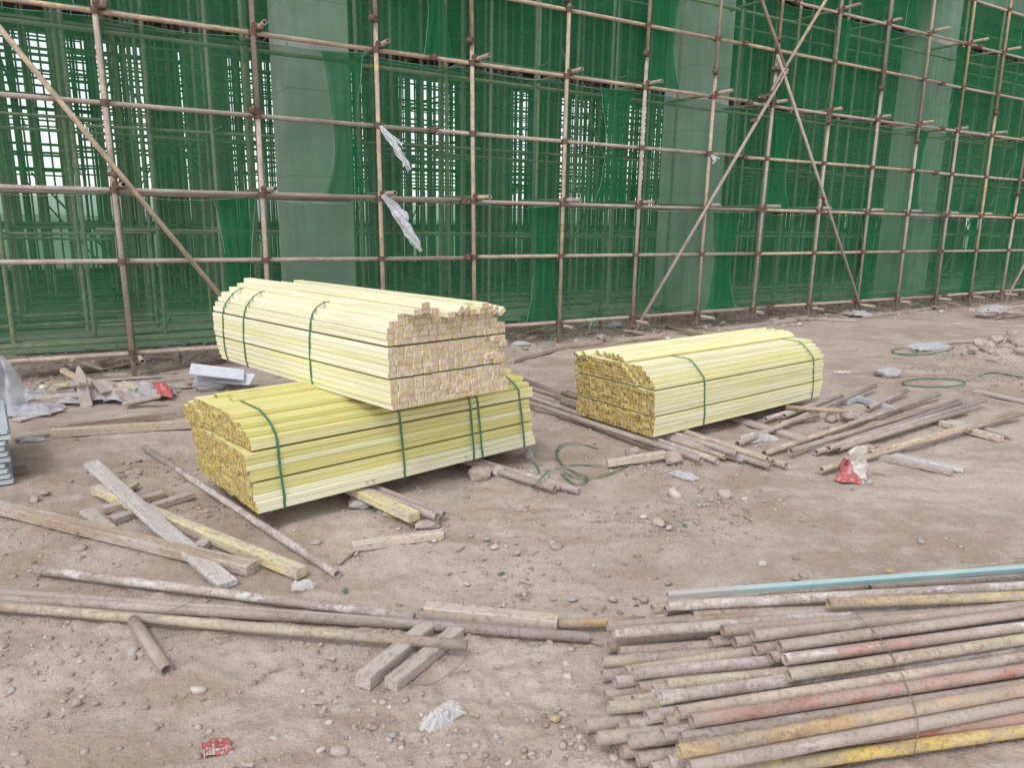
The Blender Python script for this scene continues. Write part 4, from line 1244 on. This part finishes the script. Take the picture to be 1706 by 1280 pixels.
for x, y, lab in [(835, 957, 'scrap of green strap fluff in the dirt mid-foreground'), (575, 985, 'green shred lying right of the clear plastic bag'), (1140, 875, 'greenish shred among the pebbles on the right')]:
    cloth('strap_scrap', lab, 'scrap', grd(x, y), .045, .022, .010, R.random() * 3, STRAP, int(x), 6, 6)
def packet():
    k = NT('red_packet_print', .45, .4)
    v = k.coord(rnd=False)
    sx = k.n('ShaderNodeSeparateXYZ'); k.l(v, sx.inputs[0])
    n = k.noise(v, 60, 3)
    bars = k.math('MULTIPLY', k.math('GREATER_THAN', k.math('FRACT', k.math('MULTIPLY', sx.outputs[0], 95)), .45), k.math('LESS_THAN', k.math('ABSOLUTE', k.math('ADD', sx.outputs[1], .022)), .006))
    c = k.mix(bars, (.29, .075, .075), (.50, .45, .43))
    c = k.mix(k.step(n, .50, .62), c, (.42, .33, .30))
    b = MB()
    b.bar((-.047, 0, .016), (.047, 0, .016), .062, .024)
    bm = bmesh.new(); me = bpy.data.meshes.new('cigarette_packet'); me.from_pydata([tuple(q) for q in b.v], [], b.f)
    bm.from_mesh(me); bmesh.ops.subdivide_edges(bm, edges=bm.edges, cuts=5, use_grid_fill=True)
    for q in bm.verts:
        d = Vector((float(fbm(q.co.x * 30, q.co.y * 30, 3, 2)), float(fbm(q.co.x * 34, q.co.z * 60, 5, 2)), float(fbm(q.co.x * 28, q.co.y * 40, 8, 2))))
        q.co += Vector((d.x * .008, d.y * .010, d.z * .014 - .006 * (q.co.z > .02) * (q.co.x > 0)))
        q.co.z = max(.002, q.co.z)
    bm.to_mesh(me); bm.free(); me.materials.append(k.col(c))
    o = link_data('cigarette_packet', me, None, grd(362, 1252)); o.rotation_euler = (.0, 0, .5)
    tag(o, 'crushed red packet lying in the bottom foreground', 'packet')
packet()
# white foam sheets
def foam():
    p = grd(358, 648, 0)
    lump('plastic_bag', 'pale bag squashed under the white foam sheets', 'bag', p + Vector((-.06, .02, 0)), .36, .3, .17, .3, FILM, 41, .3)
    for i, (dx, rz, ti, lab) in enumerate([(.06, .35, .18, 'upper white foam sheet tilted behind the lowest bundle'), (.12, .1, .10, 'lower white foam sheet behind the lowest bundle')]):
        b = MB(); b.bar((-.27, 0, 0), (.27, 0, 0), .26, .009)
        o = b.build('foam_sheet', FOAM); o.location = p + Vector((dx, -.05 + .1 * i, .20 - .08 * i)); o.rotation_euler = (.25, ti, rz)
        tag(o, lab, 'foam sheet', 'white foam sheets')
foam()
# standing red and white bag
def standing_bag():
    p = grd(1418, 802, 0)
    V, F, nr, ns = [], [], 16, 20
    for j in range(nr + 1):
        t = j / nr
        for i in range(ns):
            a = 2 * math.pi * i / ns
            rx = .085 * (1 - t) ** .6 + .05 + (.015 if t > .8 else 0)
            ry = .055 * (1 - t) ** .7 + .012
            k = 1 + .55 * float(fbm(math.cos(a) * 1.6 + 4, math.sin(a) * 1.6 + t * 5, 44, 3)) * (1.1 - .5 * t)
            V.append((rx * k * math.cos(a) + .035 * t + .03 * math.sin(t * 5), ry * k * math.sin(a) + .03 * math.sin(t * 4), .006 + .265 * t + .012 * float(fbm(i * .6, t * 4, 8, 2))))
    for j in range(nr):
        for i in range(ns): F.append((j * ns + i, j * ns + (i + 1) % ns, (j + 1) * ns + (i + 1) % ns, (j + 1) * ns + i))
    F.append(tuple(range(nr * ns, nr * ns + ns)))
    o = link_mesh('paper_bag', V, F, BAGP, loc=p); o.rotation_euler = (0, .05, .4)
    tag(o, 'torn red and white bag standing crumpled before the fan of pipes', 'bag')
standing_bag()
# film hanging at the left edge and the stack of steel sheets
def hanging_film():
    V, F, nx, ny = [], [], 18, 20
    top, bot = grd(24, 690, .62), grd(20, 705, .05)
    for j in range(ny + 1):
        t = j / ny
        for i in range(nx + 1):
            u = i / nx - .5
            w = .13 + .42 * t
            V.append((u * w + .02 * math.sin(t * 6), .06 * math.sin(u * 16 + t * 2) * (.4 + t) + .05 * float(fbm(u * 6, t * 5, 61, 2)), .56 * (1 - t) ** .9 + .03 - .05 * u * u * 4))
    for j in range(ny):
        for i in range(nx):
            k = j * (nx + 1) + i; F.append((k, k + 1, k + nx + 2, k + nx + 1))
    o = link_mesh('plastic_film', V, F, FILM, None, True, loc=grd(6, 692, 0)); o.rotation_euler = (0, 0, .3)
    tag(o, 'tall white film gathered up at the left edge behind the steel sheets', 'plastic film')
hanging_film()
def steel_sheets():
    c = grd(24, 806, 0)
    d = Vector((-.82, -.57, 0)).normalized(); e = Vector((-.585, .81, 0))
    for i in range(10):
        b = MB()
        ax = .012 * (i % 4) - .02 * (i > 6)
        L, W_, z = 1.9, 1.0, .035 + i * .040
        q = []
        th = .004
        for zz in (z, z + th):
            for u, v in ((ax, 0), (L, 0), (L, W_), (ax, W_)): q.append(d * u + e * (v - .02) + Vector((0, 0, zz)))
        b.add(q, [(3, 2, 1, 0), (4, 5, 6, 7), (0, 1, 5, 4), (1, 2, 6, 5), (2, 3, 7, 6), (3, 0, 4, 7)])
        lip = [d * ax + Vector((0, 0, z - .022)), d * ax + Vector((0, 0, z)), ]
        b.bar(d * (ax + .003) + e * -.02 + Vector((0, 0, z - .013)), d * (ax + .003) + e * (W_ - .03) + Vector((0, 0, z - .013)), .004, .026)
        b.bar(d * (ax + .008) + e * -.022 + Vector((0, 0, z - .013)), d * L + e * -.022 + Vector((0, 0, z - .013)), .004, .026)
        o = b.build('steel_sheet', STEEL); o.location = c
        nth = ['lowest', 'second lowest', 'third lowest', 'fourth lowest', 'fifth from the bottom', 'fifth from the top', 'fourth from the top', 'third from the top', 'second from the top', 'topmost'][i]
        tag(o, nth + ' flanged grey steel sheet in the stack at the left edge', 'steel sheet', 'stacked flanged steel sheets')
steel_sheets()
# white rags tied to the scaffold
def rag(label, s, z, ds, dz, w, seed):
    o0 = S(s, -.05, z)
    V, F = [], []
    def strip(t0, t1, off, wid, sd):
        nx, ny, b0 = 8, 26, len(V)
        for j in range(ny + 1):
            q = j / ny
            t = t0 + (t1 - t0) * q
            for i in range(nx + 1):
                u = i / nx - .5
                ww = wid * (.3 + 1.0 * math.sin(math.pi * min(1, q * .8 + .1))) * (1 + .5 * float(fbm(q * 6, sd + (u > 0) * 9, sd, 3)))
                tw = .9 * float(fbm(q * 2.2, sd, sd + 4, 2))
                tear = .10 * float(fbm(i * 1.1, sd, sd, 2)) * abs(dz) * max(0, q * 4 - 3)
                a = u * ww
                V.append(WD * (ds * t + off * q + a * math.cos(tw) + .025 * float(fbm(q * 5, u * 3 + sd, sd, 2)))
                         + WN * (-.05 * math.sin(t * 3) + a * math.sin(tw) + .05 * float(fbm(u * 5 + sd, q * 7, sd + 2, 3)))
                         + Vector((0, 0, dz * t + a * .7 + tear)))
        for j in range(ny):
            for i in range(nx):
                k = b0 + j * (nx + 1) + i; F.append((k, k + 1, k + nx + 2, k + nx + 1))
    strip(0, 1, 0, w * .72, seed)
    strip(.0, .40, .12, w * .36, seed + 3)
    strip(.1, .9, .02, w * .4, seed + 6)
    o = link_mesh('rag', V, F, RAGM, None, False, loc=o0)
    tag(o, label, 'rag', 'white rags tied to the scaffold')
rag('upper white rag tied to the scaffold pole, blown to the right', 3.04, 3.0, .40, -.52, .085, 3)
rag('lower white rag tied to the scaffold pole, longer than the one above', 3.06, 2.16, .52, -.72, .12, 5)
rag('tiny white rag knotted on a ledger joint left of the crossing braces', 8.93, 2.98, .05, -.14, .06, 7)

# ---------------------------------------------------------------- stones
stone_me = {}
def stone_mesh(kind, v):
    key = (kind, v)
    if key not in stone_me:
        bm = bmesh.new(); bmesh.ops.create_icosphere(bm, subdivisions=2, radius=.5)
        for q in bm.verts:
            c = q.co * 2
            k = 1 + .45 * float(fbm(c.x * 1.3 + v * 5, c.y * 1.3 + c.z * 1.7, v + 3, 2)) + .12 * float(fbm(c.x * 4, c.y * 4 + c.z * 3 + v, v + 9, 2))
            q.co = Vector((q.co.x, q.co.y * (.70 + .06 * (v % 3)), q.co.z * (.42 + .06 * (v % 4)))) * k
        me = bpy.data.meshes.new('stone'); bm.to_mesh(me); bm.free()
        me.materials.append(STONE[kind]); me.polygons.foreach_set('use_smooth', [True] * len(me.polygons))
        stone_me[key] = me
    return stone_me[key]
def stone(px, py, wpx, kind, label, group=None, name='stone', sink=.10, cat='stone'):
    p = grd(px, py, 0)
    sz = wpx * p.length / FOCAL * 1.02
    o = link_data(name, stone_mesh(kind, R.randrange(6)), None, p + Vector((0, 0, sz * sink)))
    o.scale = (sz, sz, sz); o.rotation_euler = (R.uniform(-.3, .3), R.uniform(-.3, .3), R.random() * 6.28)
    return tag(o, label, cat, group)
NOTED = [(1122, 827, 29, 'pale', 'large pale round stone right of the middle of the yard'), (1208, 826, 27, 'pink', 'pinkish rock in the rubble cluster before the fan'),
         (1184, 834, 16, 'grey', 'grey stone left in the rubble cluster before the fan'), (1240, 832, 14, 'pale', 'small pale stone at the right of the rubble cluster'), (1168, 815, 15, 'brown', 'brown clod at the rear of the rubble cluster'),
         (1098, 873, 25, 'pink', 'flat pinkish rock in the chip patch above the pipe pile'), (1072, 862, 17, 'pale', 'pale pebble at the left of the chip patch above the pipe pile'), (1115, 882, 15, 'pale', 'light pebble at the front of the chip patch above the pipe pile'),
         (130, 916, 22, 'brown', 'brown cobble lying below the long brown timber'), (526, 906, 22, 'pink', 'pink stone right of the end of the yellow-green timber'), (824, 913, 16, 'pale', 'pale stone left of centre in the bare dirt'),
         (862, 924, 18, 'pink', 'pinkish stone right of the pale one in the bare dirt'), (928, 912, 25, 'brown', 'half-buried brown stone in the bare dirt right of centre'), (920, 905, 10, 'pale', 'small white pebble touching the half-buried brown stone'),
         (330, 1154, 25, 'pale', 'pale oval pebble below the short rusty offcut'), (222, 1088, 22, 'grey', 'grey flat pebble left of the short rusty offcut'), (20, 1152, 15, 'grey', 'grey pebble near the bottom left edge'),
         (387, 1245, 14, 'grey', 'grey pebble touching the crushed red packet'), (386, 1256, 15, 'grey', 'second grey pebble at the front of the crushed red packet'), (535, 1252, 22, 'pale', 'pale egg-shaped pebble in the bottom foreground'),
         (565, 1254, 32, 'pink', 'broad half-buried stone beside the pale egg-shaped pebble'), (457, 1232, 15, 'pale', 'small light pebble lying by itself low in the foreground'), (548, 1206, 15, 'pale', 'light pebble left of the clear plastic bag'),
         (647, 1235, 18, 'grey', 'grey pebble at the left foot of the clear plastic bag'), (675, 1228, 24, 'pink', 'pinkish pebble between the grey pebbles and the clear bag'), (654, 1228, 17, 'grey', 'dark grey pebble in the trio by the clear bag'),
         (925, 1200, 30, 'ochre', 'yellowish angular rock left of the pipe pile'), (938, 1213, 15, 'pale', 'pebble tucked beside the yellowish angular rock'), (928, 1182, 18, 'grey', 'rounded grey pebble above the yellowish angular rock'),
         (945, 1130, 22, 'pale', 'large pale pebble left of the pipe ends'), (944, 1108, 19, 'pale', 'pale oval pebble farther back left of the pipe ends'), (870, 1184, 17, 'pale', 'pale pebble below the middle of the dirt'),
         (838, 1180, 12, 'grey', 'small grey pebble beside the pale one below the middle'), (846, 1158, 15, 'pale', 'white pebble below the end of the longest foreground pipe'), (827, 1230, 18, 'grey', 'grey pebble near the bottom centre'),
         (848, 1274, 18, 'pale', 'pale pebble cut by the bottom edge'), (980, 1062, 14, 'grey', 'dark pebble at the end of the longest foreground pipe'), (917, 1074, 15, 'brown', 'brown pebble just below the longest foreground pipe'),
         (955, 1000, 17, 'grey', 'dark grey round pebble left of the turquoise tube'), (1022, 1000, 20, 'pink', 'oval pink pebble nearest the turquoise tube'), (1057, 996, 14, 'brown', 'round brown pebble close to the turquoise tube end'),
         (1073, 1001, 19, 'brown', 'flat brown pebble close to the turquoise tube end'), (1114, 974, 18, 'brown', 'flat brown pebble behind the turquoise tube end'), (873, 992, 14, 'pale', 'pale pebble above the cracked tan timber'),
         (778, 974, 13, 'pale', 'light pebble left above the cracked tan timber'), (1340, 962, 17, 'brown', 'round brown stone right behind the turquoise tube'), (1326, 966, 14, 'brown', 'small brown stone touching the round one behind the turquoise tube'),
         (1270, 941, 18, 'pale', 'light stone farther back behind the turquoise tube'), (1482, 955, 18, 'ochre', 'flat yellowish stone beside the turquoise tube'), (1535, 905, 14, 'grey', 'grey pebble alone on the bare dirt at right'),
         (1420, 740, 10, 'pale', 'small pale stone right behind the standing bag'), (1447, 805, 13, 'grey', 'grey stone beside the foot of the standing bag'), (1385, 699, 22, 'brown', 'left brown clod between the fan and the right bundle'), (1412, 697, 24, 'brown', 'right brown clod between the fan and the right bundle'),
         (1372, 716, 18, 'brown', 'low brown clod in front of the two clods by the fan'), (330, 1010, 9, 'pale', 'tiny pale pebble under the foreground pipes'), (594, 926, 14, 'brown', 'pebble by the left end of the short pale offcut'),
         (723, 903, 11, 'pale', 'pebble under the right end of the short pale offcut'), (733, 900, 10, 'ochre', 'yellowish pebble under the right end of the short pale offcut'), (58, 835, 20, 'pink', 'pinkish clod below the steel sheets'), (75, 823, 14, 'pink', 'small pinkish clod below the steel sheets')]
for x, y, w, k, lab in NOTED: stone(x, y, w, k, lab)
# blocks that carry the skids
def block(px, py, w, d, h, kind, label, rz=0, z=0):
    return lump('stone_block', label, 'stone', grd(px, py, 0) + Vector((0, 0, z - .01)), w, d, h, rz, STONE[kind], int(px), .42, sub=2)
block(598, 843, .16, .13, .06, 'grey', 'flat grey stone under the chunk propping the yellow skid')
block(598, 832, .15, .12, .085, 'pink', 'concrete chunk propping the yellow timber skid', .4, .03)
block(655, 860, .13, .08, .065, 'ochre', 'brick-like block in front of the yellow timber skid', .2)
block(635, 856, .06, .06, .04, 'grey', 'small grey stone left of the brick-like block')
block(692, 872, .10, .08, .06, 'ochre', 'small block under the tip of the yellow timber skid', .1)
block(710, 878, .17, .09, .055, 'pink', 'flat tilted stone in front of the yellow timber skid', .5)
block(800, 797, .17, .14, .10, 'pink', 'broken concrete block under the strap-tied pipe trio', .2)
block(830, 793, .09, .09, .09, 'grey', 'grey rock beside the broken concrete block', .2)
block(1120, 770, .15, .12, .09, 'brown', 'dirt lump beside the reddish-ended timber', .2)
block(1052, 762, .12, .1, .10, 'brown', 'small dirt lump behind the reddish-ended timber', .2)
block(880, 762, .08, .08, .07, 'grey', 'stone in the shade under the right end of the lowest bundle')
for x, y, w in [(1640, 580, .34), (1660, 570, .28), (1675, 585, .3), (1690, 575, .32), (1655, 590, .2), (1620, 585, .18), (1700, 590, .26), (1606, 592, .13), (1685, 560, .3)]:
    block(x, y, w * .8, w * .62, w * .42, R.choice(['pink', 'brown', 'brown']), 'rough clod of dug earth heaped on the mound at the right edge', R.random() * 6)['group'] = 'earth clods on the mound'
ZONES = [(700, 1150, 190, 110, 60, 'round the clear plastic bag'), (960, 1080, 110, 130, 40, 'left of the pipe pile ends'), (1090, 870, 110, 50, 30, 'in the chip patch above the pipe pile'), (720, 930, 200, 60, 36, 'in front of the lowest bundle'),
         (300, 1160, 280, 110, 22, 'in the lower left foreground'), (1230, 840, 130, 50, 18, 'round the rubble cluster before the fan'), (900, 960, 160, 60, 20, 'above the cracked tan timber'), (1350, 700, 60, 20, 8, 'between the fan and the right bundle')]
for cx, cy, sx, sy, n, where in ZONES:
    for _ in range(n):
        x, y = R.gauss(cx, sx * .6), R.gauss(cy, sy * .6)
        if y > 1285 or y < 640: continue
        stone(x, y, min(13, 4.2 + R.expovariate(.5)), R.choice(['pale', 'grey', 'brown', 'pink', 'pink', 'brown']), 'small loose pebble lying on the bare dirt ' + where, 'small pebbles ' + where, 'pebble', cat='pebble')

def scatter(name, n, m, seed, smin, smax, zone, flat=.7, desc=None):
    q = np.random.RandomState(seed)
    t = (1 + 5 ** .5) / 2
    ico = np.array([(-1, t, 0), (1, t, 0), (-1, -t, 0), (1, -t, 0), (0, -1, t), (0, 1, t), (0, -1, -t), (0, 1, -t), (t, 0, -1), (t, 0, 1), (-t, 0, -1), (-t, 0, 1)], float)
    ico /= np.linalg.norm(ico[0])
    fc = np.array([(0, 11, 5), (0, 5, 1), (0, 1, 7), (0, 7, 10), (0, 10, 11), (1, 5, 9), (5, 11, 4), (11, 10, 2), (10, 7, 6), (7, 1, 8), (3, 9, 4), (3, 4, 2), (3, 2, 6), (3, 6, 8), (3, 8, 9), (4, 9, 5), (2, 4, 11), (6, 2, 10), (8, 6, 7), (9, 8, 1)])
    P = zone(q, n)
    n = len(P)
    sz = smin * (smax / smin) ** (q.rand(n) ** 2.6)
    a = q.rand(n) * 6.28
    sh = 1 + .38 * (q.rand(n, 12, 1) - .5)
    V = ico[None] * sh * np.stack([np.ones(n), .6 + .4 * q.rand(n), flat * (.6 + .5 * q.rand(n))], -1)[:, None, :]
    ca, sa = np.cos(a)[:, None], np.sin(a)[:, None]
    V = np.stack([V[..., 0] * ca - V[..., 1] * sa, V[..., 0] * sa + V[..., 1] * ca, V[..., 2]], -1) * sz[:, None, None] * .5
    V[..., 0] += P[:, 0:1]; V[..., 1] += P[:, 1:2]
    V[..., 2] += (base_h(P[:, 0], P[:, 1]) + fine_h(P[:, 0], P[:, 1]) + sz * .08)[:, None]
    co = V.reshape(-1, 3)
    F = (fc[None] + (np.arange(n) * 12)[:, None, None]).reshape(-1, 3)
    me = bpy.data.meshes.new(name)
    me.vertices.add(len(co)); me.vertices.foreach_set('co', co.ravel().astype(np.float32))
    me.loops.add(F.size); me.loops.foreach_set('vertex_index', F.ravel().astype(np.int32))
    me.polygons.add(len(F)); me.polygons.foreach_set('loop_start', (np.arange(len(F)) * 3).astype(np.int32))
    me.update(calc_edges=True); me.validate(); me.materials.append(m)
    return tag(link_data(name, me), desc, None, None, 'stuff')
def zone_yard(q, n):
    r = 1.6 * (13 / 1.6) ** q.rand(n * 3); th = np.radians(q.uniform(-44, 44, n * 3))
    x, y = r * np.sin(th), r * np.cos(th)
    d = vn(x * 1.1, y * 1.1, 50) * .7 + vn(x * 3.3, y * 3.3, 51) * .5
    keep = q.rand(n * 3) < np.clip((d - .60) * 3.2, .02, 1)
    return np.stack([x, y], -1)[keep][:n]
scatter('gravel', 3200, GRAVELM, 3, .005, .032, zone_yard, desc='fine gravel strewn over the trampled dirt')
scatter('soil_clods', 9500, CLODM, 4, .006, .045, zone_yard, .6, desc='dry crumbs of soil over the yard')
def zone_mound(q, n):
    out = []
    for mx, my, rx, ry, h in MOUNDS:
        k = int(n * rx * ry / 2.2)
        out.append(np.stack([mx + rx * .6 * q.randn(k), my + ry * .6 * q.randn(k)], -1))
    return np.vstack(out)
scatter('soil_clods', 3800, CLODM, 6, .008, .055, zone_mound, .6, desc='loose soil crumbs on the low dirt mounds')
def zone_laid(q, n):
    out = []
    tot = sum(math.hypot(c - a, d - b_) for a, b_, c, d, w in LAID)
    for a, b_, c, d, w in LAID + [(rows[k][0].x, rows[k][0].y, rows[k][0].x + .35, rows[k][0].y + .06, .05) for k in range(0, len(rows), 3)]:
        L = math.hypot(c - a, d - b_); m = int(n * L / tot)
        t = q.rand(m); sd = np.where(q.rand(m) < .62, -1, 1) * (w + np.abs(q.randn(m)) * .018)
        ux, uy = (c - a) / L, (d - b_) / L
        if ux < 0: ux, uy = -ux, -uy; a, b_ = c, d
        out.append(np.stack([a + ux * L * t + uy * -sd * -1, b_ + uy * L * t - ux * -sd], -1))
    return np.vstack(out)
scatter('soil_clods', 9000, CLODM, 9, .004, .020, zone_laid, .55, desc='loose earth banked along the pipes and timbers')
def zone_scaf(q, n):
    s, nn = q.uniform(-3, 24, n), q.uniform(-.5, 2.6, n)
    return np.stack([W0.x + WD.x * s + WN.x * nn, W0.y + WD.y * s + WN.y * nn], -1)
scatter('site_litter', 3800, LITTERM, 7, .015, .14, zone_scaf, .5, desc='rubble and wood chips under the scaffold')
b = MB()
for _ in range(420):
    s, n = R.uniform(-3, 24), R.uniform(-.35, 2.4)
    a = R.random() * 3.14; L = R.uniform(.08, .5)
    p = S(s, n, R.uniform(.02, .09)); d = Vector((math.cos(a), math.sin(a), R.uniform(-.15, .15))) * L
    b.bar(p, p + d, R.uniform(.02, .06), R.uniform(.012, .03))
tag(b.build('wood_scraps', WM['brown'], origin=S(10, .5, 0)), 'splintered wood scraps under the scaffold', None, None, 'stuff')
b = MB()
for j in range(26):
    n = 2.4 + j * .62
    for a in range(-6, 54, 4):
        if R.random() < .75:
            s = a + R.uniform(-1, 1)
            b.bar(S(s, n + R.uniform(-.25, .25), .05), S(s + 4, n + R.uniform(-.25, .25), .05), R.uniform(.08, .2), .04)
tag(b.build('floor_boards', WM['grey'], origin=S(10, 6, 0)), 'boards strewn over the hall floor among the poles', None, None, 'stuff')

b = MB()
for cx, cy, sx, sy, n, where in ZONES + [(1210, 862, 60, 20, 14, ''), (330, 860, 120, 40, 10, ''), (1500, 720, 130, 50, 22, ''), (1280, 745, 60, 20, 20, '')]:
    for _ in range(max(8, n // 3)):
        x, y = R.gauss(cx, sx * .7), R.gauss(cy, sy * .7)
        if y > 1285 or y < 600: continue
        p = grd(x, y, .008); a = R.random() * 6.28; L = min(.09, .012 + R.expovariate(45))
        d = Vector((math.cos(a), math.sin(a), R.uniform(-.12, .12))) * L
        b.bar(p - d / 2, p + d / 2, R.uniform(.005, .016), R.uniform(.003, .007))
tag(b.build('wood_chips', WM['brown'], origin=grd(900, 950)), 'splinters and wood chips strewn over the yard', None, None, 'stuff')
